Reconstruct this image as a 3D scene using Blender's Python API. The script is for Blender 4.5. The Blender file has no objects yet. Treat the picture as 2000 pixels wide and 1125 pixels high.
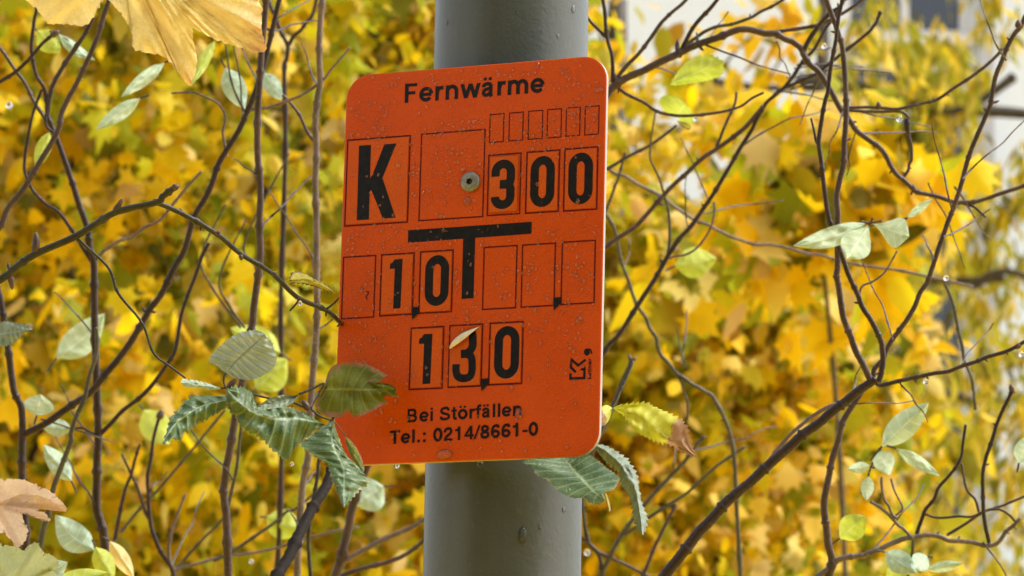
import bpy, bmesh, math, random
import numpy as np
from mathutils import Vector, Matrix, Quaternion
random.seed(11); rng = np.random.default_rng(11)
C = bpy.context.scene.collection
sc = bpy.context.scene
R = math.radians
# ------------------------------------------------------------------ camera
F = 7000.0                                   # focal length in pixels of a 2000 px wide frame
PITCH, ROLL, EYE = R(10.0), R(0.97), Vector((0, 0, 1.60))
fw = Vector((0, math.cos(PITCH), math.sin(PITCH)))
r0 = Vector((1, 0, 0)); u0 = Vector((0, -math.sin(PITCH), math.cos(PITCH)))
rt = math.cos(ROLL) * r0 + math.sin(ROLL) * u0
up = -math.sin(ROLL) * r0 + math.cos(ROLL) * u0
camd = bpy.data.cameras.new('camera'); cam = bpy.data.objects.new('camera', camd); C.objects.link(cam)
M = Matrix((rt, up, -fw)).transposed().to_4x4(); M.translation = EYE
cam.matrix_world = M
camd.sensor_width = 36; camd.lens = 36 * F / 2000; camd.clip_start = .05; camd.clip_end = 2000
camd.dof.use_dof = True; camd.dof.focus_distance = 1.755; camd.dof.aperture_fstop = 30; camd.dof.aperture_blades = 0
sc.camera = cam
# ------------------------------------------------------------------ sky, sun, exposure
SUN_EL, SUN_AZ = R(52), R(86)               # azimuth clockwise from +Y (north)
w = bpy.data.worlds.new("World"); sc.world = w; w.use_nodes = True
nt = w.node_tree; bg = nt.nodes['Background']
sky = nt.nodes.new('ShaderNodeTexSky'); sky.sky_type = 'NISHITA'; sky.sun_disc = False
sky.sun_elevation = SUN_EL; sky.sun_rotation = SUN_AZ; sky.dust_density = 4; sky.air_density = 1.0
hs = nt.nodes.new('ShaderNodeHueSaturation'); hs.inputs['Saturation'].default_value = .38
nt.links.new(sky.outputs[0], hs.inputs['Color']); nt.links.new(hs.outputs[0], bg.inputs['Color'])
bg.inputs['Strength'].default_value = .15
sd = bpy.data.lights.new('sun', 'SUN'); sd.energy = 1.15; sd.angle = R(32); sd.color = (1, .98, .96)
so = bpy.data.objects.new('sun', sd); C.objects.link(so)
sdir = Vector((math.sin(SUN_AZ) * math.cos(SUN_EL), math.cos(SUN_AZ) * math.cos(SUN_EL), math.sin(SUN_EL)))
so.rotation_euler = sdir.to_track_quat('Z', 'Y').to_euler(); so.location = (0, 0, 30)
sc.view_settings.view_transform = 'Standard'; sc.view_settings.look = 'None'
sc.view_settings.gamma = 1; sc.view_settings.exposure = 1.2
try:
    sc.cycles.use_denoising = True; sc.cycles.max_bounces = 12; sc.cycles.diffuse_bounces = 8; sc.cycles.transmission_bounces = 8; sc.cycles.transparent_max_bounces = 12
    sc.cycles.caustics_reflective = False
except Exception: pass

# ------------------------------------------------------------------ helpers
def P(x, y, d):
    "the world point seen at photo pixel x, y at depth d metres"
    return EYE + fw * d + rt * ((x - 1000) / F * d) + up * ((562.5 - y) / F * d)
def link(o, parent=None):
    C.objects.link(o)
    if parent: o.parent = parent
    return o
def tag(o, label=None, cat=None, group=None, kind=None):
    for k, v in (('label', label), ('category', cat), ('group', group), ('kind', kind)):
        if v: o[k] = v
    return o
def empty(name, loc, label, cat, group=None):
    o = bpy.data.objects.new(name, None); o.location = loc; o.empty_display_size = .02
    C.objects.link(o); return tag(o, label, cat, group)
def mesh(name, V, Fc, m, parent=None, smooth=True, uv=None, col=None):
    "V in world space; parented objects keep the world position (parents are unrotated empties or meshes at origin)"
    me = bpy.data.meshes.new(name)
    off = Vector((0, 0, 0))
    p = parent
    while p: off += p.location; p = p.parent
    V = np.asarray(V, float) - np.array(off)
    me.from_pydata(V.tolist(), [], [list(f) for f in Fc])
    if smooth: me.polygons.foreach_set('use_smooth', [True] * len(me.polygons))
    if uv is not None:
        l = me.uv_layers.new(name='leaf'); idx = np.empty(len(me.loops), int); me.loops.foreach_get('vertex_index', idx)
        l.data.foreach_set('uv', np.asarray(uv, float)[idx].ravel())
    if m: me.materials.append(m)
    me.update()
    o = bpy.data.objects.new(name, me); return link(o, parent)

# ------------------------------------------------------------------ materials
class NT:
    def __init__(s, name):
        s.m = bpy.data.materials.new(name); s.m.use_nodes = True; s.t = s.m.node_tree; s.b = s.t.nodes['Principled BSDF']
        s.out = s.t.nodes['Material Output']
    def n(s, k, **kw):
        x = s.t.nodes.new(k)
        for a, v in kw.items():
            if a.startswith('i_'): x.inputs[a[2:].replace('_', ' ')].default_value = v
            else: setattr(x, a, v)
        return x
    def l(s, a, b): s.t.links.new(a, b)
    def ramp(s, fac, stops, interp='LINEAR'):
        r = s.n('ShaderNodeValToRGB'); e = r.color_ramp.elements; r.color_ramp.interpolation = interp
        while len(e) < len(stops): e.new(.5)
        for k, (p, c) in enumerate(stops): e[k].position = p; e[k].color = (*c, 1)
        s.l(fac, r.inputs['Fac']); return r.outputs['Color']
    def noise(s, scale, detail=4, rough=.6, coord='Object'):
        tc = s.n('ShaderNodeTexCoord'); x = s.n('ShaderNodeTexNoise'); x.inputs['Scale'].default_value = scale
        x.inputs['Detail'].default_value = detail; x.inputs['Roughness'].default_value = rough
        s.l(tc.outputs[coord], x.inputs['Vector']); return x.outputs['Fac']
    def mix(s, fac, a, b, blend='MIX'):
        x = s.n('ShaderNodeMix', data_type='RGBA', blend_type=blend)
        for k, v in ((0, fac), (6, a), (7, b)):
            if isinstance(v, (int, float)): x.inputs[k].default_value = v
            elif isinstance(v, tuple): x.inputs[k].default_value = (*v, 1)
            else: s.l(v, x.inputs[k])
        return x.outputs[2]
    def bump(s, h, strength, dist):
        x = s.n('ShaderNodeBump'); x.inputs['Strength'].default_value = strength; x.inputs['Distance'].default_value = dist
        s.l(h, x.inputs['Height']); s.l(x.outputs[0], s.b.inputs['Normal']); return x
    def math(s, op, a, b=None, c=None):
        x = s.n('ShaderNodeMath', operation=op)
        for k, v in enumerate((a, b, c)):
            if v is None: continue
            if isinstance(v, (int, float)): x.inputs[k].default_value = v
            else: s.l(v, x.inputs[k])
        return x.outputs[0]
def simple(name, col, rough=.5, var=.15, scale=40, metal=0, spec=.5, bump=0, bscale=300):
    s = NT(name); n = s.noise(scale)
    a = tuple(c * (1 - var) for c in col); b = tuple(min(1, c * (1 + var)) for c in col)
    s.l(s.ramp(n, [(.3, a), (.7, b)]), s.b.inputs['Base Color'])
    s.b.inputs['Roughness'].default_value = rough; s.b.inputs['Metallic'].default_value = metal
    s.b.inputs['Specular IOR Level'].default_value = spec
    if bump: s.bump(s.noise(bscale, 3), bump, .001)
    return s.m

def orange_mat(name, base, dark, grain=1.0, wet=True):
    s = NT(name)
    n1 = s.noise(28, 5); n2 = s.noise(900, 2)
    c = s.ramp(n1, [(.25, dark), (.75, base)])
    c = s.mix(s.math('MULTIPLY', n2, .28 * grain), c, tuple(x * .6 for x in base))
    # grime specks
    n3 = s.noise(160, 6, .7); sp = s.ramp(n3, [(.70, (0, 0, 0)), (.76, (1, 1, 1))])
    c = s.mix(s.math('MULTIPLY', sp, .35), c, (.16, .03, .01))
    s.l(c, s.b.inputs['Base Color'])
    s.l(s.ramp(n1, [(.3, (.22,) * 3), (.7, (.36,) * 3)]), s.b.inputs['Roughness'])
    # the fine wet mist of tiny beads
    tc = s.n('ShaderNodeTexCoord'); v = s.n('ShaderNodeTexVoronoi'); v.inputs['Scale'].default_value = 620
    s.l(tc.outputs['Object'], v.inputs['Vector'])
    h = s.ramp(v.outputs['Distance'], [(0, (1,) * 3), (.45, (0,) * 3)])
    s.bump(s.math('MULTIPLY', h, s.noise(120, 3)), .35, .0006)
    s.b.inputs['Specular IOR Level'].default_value = .16
    return s.m

mat_orange = orange_mat('orange_sign_face', (.55, .075, .0010), (.46, .058, .0008))
mat_tile = orange_mat('orange_digit_tile', (.55, .094, .003), (.47, .072, .002), .8)
mat_tile_old = orange_mat('faded_orange_digit_tile', (.52, .10, .006), (.44, .07, .003), .8)
mat_white = simple('white_plastic_edge', (.34, .33, .32), .5, .05)
mat_ink = simple('black_ink', (.008, .007, .006), .34, .4, 300, spec=.16)
mat_text = simple('brown_black_print', (.012, .006, .004), .34, .5, 700, spec=.16)
mat_line = simple('dark_red_line', (.085, .006, .003), .6, .4, 400, spec=.12)
mat_peel = simple('pale_sticker_back', (.62, .58, .44), .5, .12, 200)
mat_stain = simple('old_sticker_glue', (.17, .12, .05), .5, .3, 200)
mat_bolt = simple('zinc_bolt', (.20, .19, .15), .45, .35, 500, metal=.5)
mat_socket = simple('bolt_socket', (.02, .018, .012), .5, .3)
mat_steel = simple('galvanised_strap', (.35, .36, .36), .4, .15, metal=.6)

def pole_mat():
    s = NT('grey_green_pole_paint')
    n1 = s.noise(9, 5); n2 = s.noise(240, 4, .65)
    c = s.ramp(n1, [(.3, (.038, .045, .036)), (.7, (.062, .070, .060))])
    sp = s.ramp(n2, [(.62, (0,) * 3), (.72, (1,) * 3)])
    c = s.mix(s.math('MULTIPLY', sp, .22), c, (.12, .13, .115))
    # vertical rain streaks of dirt
    tc = s.n('ShaderNodeTexCoord'); mp = s.n('ShaderNodeMapping'); mp.inputs['Scale'].default_value = (90, 90, 3)
    s.l(tc.outputs['Object'], mp.inputs['Vector']); nn = s.n('ShaderNodeTexNoise'); nn.inputs['Scale'].default_value = 1; nn.inputs['Detail'].default_value = 4
    s.l(mp.outputs[0], nn.inputs['Vector'])
    st = s.ramp(nn.outputs['Fac'], [(.5, (0,) * 3), (.72, (1,) * 3)])
    c = s.mix(s.math('MULTIPLY', st, .45), c, (.036, .040, .024))
    s.l(c, s.b.inputs['Base Color'])
    s.l(s.ramp(n1, [(.3, (.24,) * 3), (.7, (.38,) * 3)]), s.b.inputs['Roughness'])
    s.bump(s.math('ADD', n2, s.math('MULTIPLY', s.noise(60, 4), .6)), .14, .0012)
    return s.m
mat_pole = pole_mat()

def bark(name, a, b, rough=.42, scale=60, spec=.3):
    s = NT(name); n1 = s.noise(scale, 5, .65); n2 = s.noise(scale * 9, 3)
    c = s.ramp(n1, [(.28, a), (.72, b)])
    c = s.mix(s.math('MULTIPLY', s.ramp(n2, [(.6, (0,) * 3), (.7, (1,) * 3)]), .5), c, tuple(min(1, x * 2.4 + .02) for x in b))
    s.l(c, s.b.inputs['Base Color']); s.b.inputs['Roughness'].default_value = rough; s.b.inputs['Specular IOR Level'].default_value = spec
    s.bump(n2, .5, .0008); return s.m
mat_bark_plum = bark('plum_brown_bark', (.030, .018, .015), (.082, .052, .044))
mat_bark_red = bark('dark_reddish_bark', (.016, .009, .008), (.042, .024, .020))
mat_bark_olive = bark('dark_olive_bark', (.032, .030, .016), (.085, .078, .045))
mat_bark_grey = bark('grey_brown_bark', (.07, .050, .043), (.19, .145, .12))
mat_bark_front = bark('wet_green_black_bark', (.012, .012, .006), (.042, .040, .020), .35, 90)
mat_bark_matt = bark('matt_dark_bark', (.010, .007, .005), (.022, .016, .012), .7, spec=.08)
mat_bark_tree = bark('dark_tree_bark', (.03, .026, .018), (.085, .07, .05), .6, 8)
mat_bud = simple('brown_bud', (.07, .035, .02), .45, .4, 200)

def leaf_mat(name, cols, vein, nr, skew, transl=.3, rough=.42, vs=.6, edge=None, edge_w=.8, tip=None, spec=.5, nscale=90):
    "UV: u base..tip, v -1..1 across; ribs follow the same phase as the mesh ridges"
    s = NT(name)
    uv = s.n('ShaderNodeUVMap', uv_map='leaf'); sp = s.n('ShaderNodeSeparateXYZ'); s.l(uv.outputs[0], sp.inputs[0])
    u, v = sp.outputs[0], sp.outputs[1]
    av = s.math('ABSOLUTE', s.math('SUBTRACT', s.math('MULTIPLY', v, 2), 1))
    n = s.noise(nscale, 6, .65)
    c = s.ramp(n, [(.25, cols[0]), (.5, cols[1]), (.75, cols[2])])
    ph = s.math('FRACT', s.math('SUBTRACT', s.math('MULTIPLY', u, nr), s.math('MULTIPLY', av, skew)))
    d = s.math('ABSOLUTE', s.math('SUBTRACT', ph, .5))
    ve = s.ramp(d, [(0, (1,) * 3), (.05, (.6,) * 3), (.12, (0,) * 3)])
    mr = s.ramp(av, [(0, (1,) * 3), (.03, (1,) * 3), (.07, (0,) * 3)])
    vm = s.math('MAXIMUM', s.math('MULTIPLY', ve, .75), mr)
    c = s.mix(s.math('MULTIPLY', vm, vs), c, vein)
    # fine net of tertiary veins and blotches
    tc = s.n('ShaderNodeTexCoord'); vo = s.n('ShaderNodeTexVoronoi', feature='DISTANCE_TO_EDGE'); vo.inputs['Scale'].default_value = 700
    s.l(tc.outputs['Object'], vo.inputs['Vector'])
    net = s.ramp(vo.outputs['Distance'], [(0, (1,) * 3), (.12, (0,) * 3)])
    c = s.mix(s.math('MULTIPLY', net, .22 * vs), c, vein)
    if edge:
        en = s.math('ADD', av, s.math('MULTIPLY', s.math('SUBTRACT', s.noise(60, 5, .7), .5), .9))
        c = s.mix(s.ramp(en, [(edge_w, (0,) * 3), (edge_w + .12, (1,) * 3)]), c, edge)
    if tip:
        tn = s.math('ADD', u, s.math('MULTIPLY', s.math('SUBTRACT', s.noise(70, 6, .75), .5), .7))
        c = s.mix(s.ramp(tn, [(tip[1], (0,) * 3), (tip[1] + .06, (1,) * 3)]), c, tip[0])
    s.l(c, s.b.inputs['Base Color'])
    s.l(s.ramp(n, [(.3, (rough * .8,) * 3), (.7, (min(1, rough * 1.3),) * 3)]), s.b.inputs['Roughness'])
    s.b.inputs['Specular IOR Level'].default_value = spec
    s.bump(s.math('ADD', net, n), .35, .0006)
    tr = s.n('ShaderNodeBsdfTranslucent'); s.l(c, tr.inputs['Color'])
    mx = s.n('ShaderNodeMixShader'); mx.inputs[0].default_value = transl
    s.l(s.b.outputs[0], mx.inputs[1]); s.l(tr.outputs[0], mx.inputs[2]); s.l(mx.outputs[0], s.out.inputs['Surface'])
    return s.m
lm_under = leaf_mat('hornbeam_leaf_underside', [(.24, .31, .22), (.33, .41, .31), (.42, .50, .40)], (.13, .17, .10), 10, .55, .2, .5, .7)
lm_green = leaf_mat('hornbeam_leaf_wet_green', [(.035, .085, .024), (.065, .13, .04), (.13, .21, .085)], (.30, .40, .22), 10, .6, .28, .27, .75, edge=(.20, .22, .06), edge_w=.95, spec=.65)
lm_olive = leaf_mat('hornbeam_leaf_olive', [(.06, .08, .004), (.12, .145, .008), (.22, .22, .025)], (.27, .29, .06), 9, .6, .3, .38, .55, edge=(.24, .13, .06), edge_w=.80, nscale=50, spec=.2)
lm_grey = leaf_mat('hornbeam_leaf_grey_green', [(.10, .14, .085), (.16, .21, .13), (.24, .29, .2)], (.33, .38, .27), 11, .6, .18, .4, .5, edge=(.15, .16, .06), edge_w=.95)
lm_yellow = leaf_mat('hornbeam_leaf_yellow', [(.42, .44, .02), (.55, .55, .03), (.62, .60, .08)], (.40, .38, .04), 10, .6, .35, .45, .4, tip=((.36, .20, .09), .58))
lm_dry = leaf_mat('hornbeam_leaf_drying', [(.26, .25, .02), (.40, .37, .03), (.50, .44, .06)], (.22, .16, .03), 8, .5, .35, .5, .5, edge=(.13, .075, .03), edge_w=.75)
lm_pale = leaf_mat('pale_green_leaf', [(.36, .47, .27), (.44, .56, .33), (.52, .62, .42)], (.66, .74, .56), 6, .5, .38, .45, .75, nscale=60)
lm_mint = leaf_mat('mint_green_leaf', [(.30, .43, .29), (.38, .51, .36), (.47, .58, .44)], (.60, .70, .56), 6, .5, .36, .4, .75, nscale=60)
lm_lime = leaf_mat('lime_green_leaf', [(.36, .46, .03), (.47, .56, .05), (.55, .62, .10)], (.58, .64, .2), 6, .5, .45, .45, .7, nscale=60)
lm_cream = leaf_mat('cream_yellow_leaf', [(.62, .48, .17), (.74, .60, .25), (.82, .70, .36)], (.75, .62, .3), 6, .5, .4, .5, .3, nscale=30)
def maple_mat(name, cols, vein, tip):
    s = NT(name); uv = s.n('ShaderNodeUVMap', uv_map='leaf'); sp = s.n('ShaderNodeSeparateXYZ'); s.l(uv.outputs[0], sp.inputs[0])
    n = s.noise(45, 6, .65); c = s.ramp(n, [(.25, cols[0]), (.5, cols[1]), (.75, cols[2])])
    c = s.mix(s.math('MULTIPLY', s.ramp(sp.outputs[1], [(0, (1,) * 3), (.35, (1,) * 3), (.9, (0,) * 3)]), .55), c, vein)
    tc = s.n('ShaderNodeTexCoord'); vo = s.n('ShaderNodeTexVoronoi', feature='DISTANCE_TO_EDGE'); vo.inputs['Scale'].default_value = 420
    s.l(tc.outputs['Object'], vo.inputs['Vector']); net = s.ramp(vo.outputs['Distance'], [(0, (1,) * 3), (.08, (0,) * 3)])
    c = s.mix(s.math('MULTIPLY', net, .22), c, vein); fl = s.ramp(s.noise(230, 6, .75), [(.62, (0,) * 3), (.70, (1,) * 3)]); c = s.mix(s.math('MULTIPLY', fl, .35), c, tuple(x * .45 for x in vein))
    tn = s.math('ADD', sp.outputs[0], s.math('MULTIPLY', s.math('SUBTRACT', s.noise(40, 6, .7), .5), .8))
    c = s.mix(s.math('MULTIPLY', s.ramp(tn, [(tip[1], (0,) * 3), (tip[1] + .2, (1,) * 3)]), .7), c, tip[0])
    s.l(c, s.b.inputs['Base Color']); s.b.inputs['Roughness'].default_value = .5; s.bump(s.math('ADD', s.math('MULTIPLY', net, .3), n), .5, .0012)
    tr = s.n('ShaderNodeBsdfTranslucent'); s.l(c, tr.inputs['Color']); mx = s.n('ShaderNodeMixShader'); mx.inputs[0].default_value = .35
    s.l(s.b.outputs[0], mx.inputs[1]); s.l(tr.outputs[0], mx.inputs[2]); s.l(mx.outputs[0], s.out.inputs['Surface']); return s.m
mm_yellow = maple_mat('yellow_maple_leaf', [(.82, .62, .17), (.90, .74, .28), (.94, .82, .42)], (.62, .42, .10), ((.58, .27, .08), .80))
mm_pink = maple_mat('pinkish_tan_maple_leaf', [(.64, .46, .37), (.76, .60, .50), (.84, .70, .60)], (.52, .32, .24), ((.62, .42, .2), .85))
mm_grey = maple_mat('pale_green_maple_leaf', [(.34, .44, .26), (.46, .56, .36), (.60, .68, .50)], (.30, .36, .2), ((.5, .45, .2), .95))

def crown_mat(name, stops, transl=.5, rough=.6):
    s = NT(name); g = s.n('ShaderNodeNewGeometry')
    c = s.ramp(g.outputs['Random Per Island'], stops)
    pt = s.ramp(s.noise(2.6, 3), [(.50, (0,) * 3), (.64, (1,) * 3)]); c = s.mix(s.math('MULTIPLY', pt, .55), c, (.48, .50, .015))
    n = s.noise(12, 4); c = s.mix(s.math('MULTIPLY', n, .35), c, tuple(x * .75 for x in stops[len(stops) // 2][1]))
    s.l(c, s.b.inputs['Base Color']); s.b.inputs['Roughness'].default_value = rough; s.b.inputs['Specular IOR Level'].default_value = .15
    tr = s.n('ShaderNodeBsdfTranslucent'); s.l(c, tr.inputs['Color']); mx = s.n('ShaderNodeMixShader'); mx.inputs[0].default_value = transl
    s.l(s.b.outputs[0], mx.inputs[1]); s.l(tr.outputs[0], mx.inputs[2]); s.l(mx.outputs[0], s.out.inputs['Surface']); return s.m
GOLD, YEL, CRM, OLV, LIM, BRN, DRK, TAN = (.88, .53, .003), (.90, .64, .010), (.90, .74, .28), (.30, .32, .012), (.50, .54, .02), (.26, .12, .02), (.05, .045, .012), (.68, .44, .20)
cm_gold = crown_mat('golden_foliage', [(0, DRK), (.05, DRK), (.07, BRN), (.12, OLV), (.24, OLV), (.30, LIM), (.38, YEL), (.62, GOLD), (.80, YEL), (.90, CRM), (1, TAN)])
cm_mixed = crown_mat('yellow_olive_foliage', [(0, DRK), (.05, DRK), (.08, BRN), (.14, (.16, .24, .02)), (.28, OLV), (.40, LIM), (.52, YEL), (.8, GOLD), (.92, CRM), (1, TAN)])
cm_olive = crown_mat('olive_gold_foliage', [(0, DRK), (.10, (.12, .11, .03)), (.25, OLV), (.5, (.50, .40, .03)), (.7, (.66, .46, .05)), (.9, YEL), (1, CRM)])
cm_tan = crown_mat('tan_yellow_foliage', [(0, BRN), (.14, OLV), (.28, OLV), (.4, YEL), (.62, GOLD), (.74, CRM), (.88, YEL), (1, TAN)])

def _drop(s, bright_tint):
    s.t.nodes.remove(s.b)
    tr = s.n('ShaderNodeBsdfTransparent'); gl = s.n('ShaderNodeBsdfGlossy'); gl.inputs['Roughness'].default_value = .06
    fr = s.n('ShaderNodeFresnel'); fr.inputs['IOR'].default_value = 1.36
    df = s.n('ShaderNodeBsdfDiffuse'); df.inputs['Color'].default_value = (.95, .36, .18, 1); m0 = s.n('ShaderNodeMixShader'); m0.inputs[0].default_value = bright_tint  # orange diffuse share paints in the light a drop gathers
    s.l(tr.outputs[0], m0.inputs[1]); s.l(df.outputs[0], m0.inputs[2])
    mx = s.n('ShaderNodeMixShader'); s.l(fr.outputs[0], mx.inputs[0]); s.l(m0.outputs[0], mx.inputs[1]); s.l(gl.outputs[0], mx.inputs[2])
    s.l(mx.outputs[0], s.out.inputs['Surface']); return s.m
mat_drop = _drop(NT('water_painted_bright'), .10); mat_bead = _drop(NT('clear_water_bead'), 0)  # sign drops carry painted-in brightness, pole beads none
_g = NT('hanging_water'); _g.b.inputs['Transmission Weight'].default_value = 1; _g.b.inputs['IOR'].default_value = 1.33; _g.b.inputs['Roughness'].default_value = 0
mat_hang = _g.m

# ================================================================== ground (below the frame) 
gm = NT('leaf_litter')
gtc = gm.n('ShaderNodeTexCoord'); gsp = gm.n('ShaderNodeSeparateXYZ'); gm.l(gtc.outputs['Object'], gsp.inputs[0])
gfar = gm.ramp(gm.math('MULTIPLY', gm.math('ADD', gsp.outputs[1], gm.math('MULTIPLY', gm.noise(.6, 4), 4)), .03), [(.42, (0,) * 3), (.5, (1,) * 3)])
gm.l(gm.mix(gfar, gm.ramp(gm.noise(6, 8, .7), [(.3, (.22, .13, .03)), (.45, (.60, .38, .03)), (.62, (.72, .50, .05)), (.78, (.40, .36, .05))]), gm.ramp(gm.noise(3, 6), [(.3, (.10, .13, .07)), (.7, (.28, .28, .25))])), gm.b.inputs['Base Color'])
gm.b.inputs['Roughness'].default_value = .8
gv = []; gf = []
N = 24
for j in range(N + 1):
    for i in range(N + 1):
        x = (i / N - .5) * 600; y = (j / N - .5) * 600 + 60
        gv.append((x, y, -.02 - .3 * math.sin(x * .05) ** 2 - .3 * math.sin(y * .04 + 1) ** 2 if abs(x) + abs(y) > 30 else 0))
for j in range(N):
    for i in range(N):
        a = j * (N + 1) + i; gf.append((a, a + 1, a + N + 2, a + N + 1))
tag(mesh('ground', gv, gf, gm.m), kind='structure')

# ================================================================== pole
A = P(1000, -20, 1.846); ax = P(999.5, 100, 1.846)
pole_xy = Vector((A.x, A.y))
PR = .0395
def lathe_z(cx, cy, prof, n=64):
    V = []; Fc = []
    for (r, z) in prof:
        for k in range(n):
            a = 2 * math.pi * k / n; V.append((cx + r * math.cos(a), cy + r * math.sin(a), z))
    for j in range(len(prof) - 1):
        for k in range(n):
            a = j * n + k; b = j * n + (k + 1) % n; Fc.append((a, b, b + n, a + n))
    return V, Fc
pole = empty('steel_pole', (pole_xy.x, pole_xy.y, 0), 'round grey green painted steel pole carrying the orange sign', 'pole')
V, Fc = lathe_z(pole_xy.x, pole_xy.y, [(PR, -.1)] + [(PR + .00012 * math.sin(k * 1.7), .2 * k) for k in range(1, 18)] + [(PR, 3.5), (PR * .8, 3.52), (.001, 3.525)])
mesh('shaft', V, Fc, mat_pole, pole)

# ================================================================== sign
def rotm(a, b, c):
    ca, sa, cb, sb, cc, s_ = math.cos(a), math.sin(a), math.cos(b), math.sin(b), math.cos(c), math.sin(c)
    return Matrix(((cc, -s_, 0), (s_, cc, 0), (0, 0, 1))) @ Matrix(((cb, 0, sb), (0, 1, 0), (-sb, 0, cb))) @ Matrix(((1, 0, 0), (0, ca, -sa), (0, sa, ca)))
SP = (-0.2272925591704573, 0.3703445114624929, -0.05751979068972618, -0.02095916797874599, -0.013425588986680255, 1.7692842203447088)
Rs = rotm(*SP[:3]); Ts = Vector(SP[3:])
SW, SH = .14, .20
c2w = Matrix((rt, -up, fw)).transposed()
Rw = c2w @ Rs; Tw = EYE + c2w @ Ts
SX, SY, SN = Rw @ Vector((1, 0, 0)), Rw @ Vector((0, -1, 0)), Rw @ Vector((0, 0, -1))   # right, up, towards the viewer
def W(x, y, z=0): return Tw + SX * x + SY * y + SN * z          # sign plane (metres from its middle) to world
def S(px, py):                                                  # photo pixel to the sign plane
    d = fw + rt * ((px - 1000) / F) + up * ((562.5 - py) / F)
    t = (Tw - EYE).dot(SN) / d.dot(SN); q = EYE + d * t - Tw
    return (q.dot(SX), q.dot(SY))
Z1 = lambda x, y: S(640 + x / 3.5714, 100 + y / 3.5714)
Z2 = lambda x, y: S(640 + x / 3.5714, 400 + y / 3.5714)
Z3 = lambda x, y: S(640 + x / 3.5714, 620 + y / 3.5714)
sign = empty('marker_sign', W(0, -SH / 2, 0), 'orange rounded plastic district heating marker sign with black lettering on the pole', 'sign')
def rrect(w_, h_, r, n=10):
    p = []
    for (cx, cy, a0) in ((w_ / 2 - r, h_ / 2 - r, 0), (-w_ / 2 + r, h_ / 2 - r, 90), (-w_ / 2 + r, -h_ / 2 + r, 180), (w_ / 2 - r, -h_ / 2 + r, 270)):
        for k in range(n + 1):
            a = R(a0 + 90 * k / n); p.append((cx + r * math.cos(a), cy + r * math.sin(a)))
    return p
def slab(name, outer, z0, z1, m, parent, bev=.0004, back=True):
    "outline extruded from z0 to z1 with a small rounded front edge"
    n = len(outer); cx = sum(p[0] for p in outer) / n; cy = sum(p[1] for p in outer) / n
    def sh(p, d):
        l = math.hypot(p[0] - cx, p[1] - cy) or 1; return (p[0] - (p[0] - cx) / l * d, p[1] - (p[1] - cy) / l * d)
    rings = [(0, z0), (0, z1 - bev), (bev * .3, z1 - bev * .3), (bev, z1)]
    V = []; Fc = []
    for d, z in rings:
        V += [W(*sh(p, d), z) for p in outer]
    for j in range(3):
        for k in range(n):
            a = j * n + k; b = j * n + (k + 1) % n; Fc.append((a, b, b + n, a + n))
    Fc.append(tuple(range(3 * n, 4 * n)))
    if back: Fc.append(tuple(reversed(range(n))))
    o = mesh(name, V, Fc, m, parent, smooth=False); return o
slab('back_plate', rrect(SW, SH, .0125), -.0030, -.0008, mat_white, sign, .0002)
def grid_face(name, w_, h_, r, z, m, parent):
    out = rrect(w_, h_, r, 12); n = len(out); V = [W(x, y, -.0008) for x, y in out]
    V += [W(x, y, z - .0003) for x, y in out]
    V += [W(x * (1 - .0005 / w_ * 2), y * (1 - .0005 / h_ * 2), z) for x, y in out]
    Fc = []
    for j in range(2):
        for k in range(n):
            a = j * n + k; b = j * n + (k + 1) % n; Fc.append((a, b, b + n, a + n))
    Fc.append(tuple(range(2 * n, 3 * n)))
    return mesh(name, V, Fc, m, parent, smooth=False)
grid_face('front_face', SW - .0001, SH - .0001, .0125, 0, mat_orange, sign)

class Ink:
    "flat print: ribbons and polygons, each laid a hair above the one before"
    def __init__(s, z0=.0001): s.V = []; s.F = []; s.z = z0
    def poly(s, pts):
        b = len(s.V); s.V += [W(x, y, s.z) for x, y in pts]; s.F.append(tuple(range(b, b + len(pts)))); s.z += .000004
    def ribbon(s, pts, wd, closed=False):
        n = len(pts); L = []; Rr = []
        for k in range(n):
            if closed: a, c = pts[k - 1], pts[(k + 1) % n]
            else: a, c = pts[max(0, k - 1)], pts[min(n - 1, k + 1)]
            b = pts[k]
            def nd(p, q):
                l = math.hypot(q[0] - p[0], q[1] - p[1]) or 1e-9; return ((q[0] - p[0]) / l, (q[1] - p[1]) / l)
            d1 = nd(a, b) if a != b else nd(b, c); d2 = nd(b, c) if b != c else nd(a, b)
            tx, ty = d1[0] + d2[0], d1[1] + d2[1]; l = math.hypot(tx, ty) or 1; tx /= l; ty /= l
            mlen = wd / 2 / max(.45, (tx * d1[0] + ty * d1[1]))
            L.append((b[0] - ty * mlen, b[1] + tx * mlen)); Rr.append((b[0] + ty * mlen, b[1] - tx * mlen))
        b0 = len(s.V); s.V += [W(x, y, s.z) for x, y in L] + [W(x, y, s.z) for x, y in Rr]
        for k in range(n if closed else n - 1):
            k2 = (k + 1) % n; s.F.append((b0 + k, b0 + n + k, b0 + n + k2, b0 + k2))
        s.z += .000004
    def build(s, name, m, parent): return mesh(name, s.V, s.F, m, parent, smooth=False)

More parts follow.
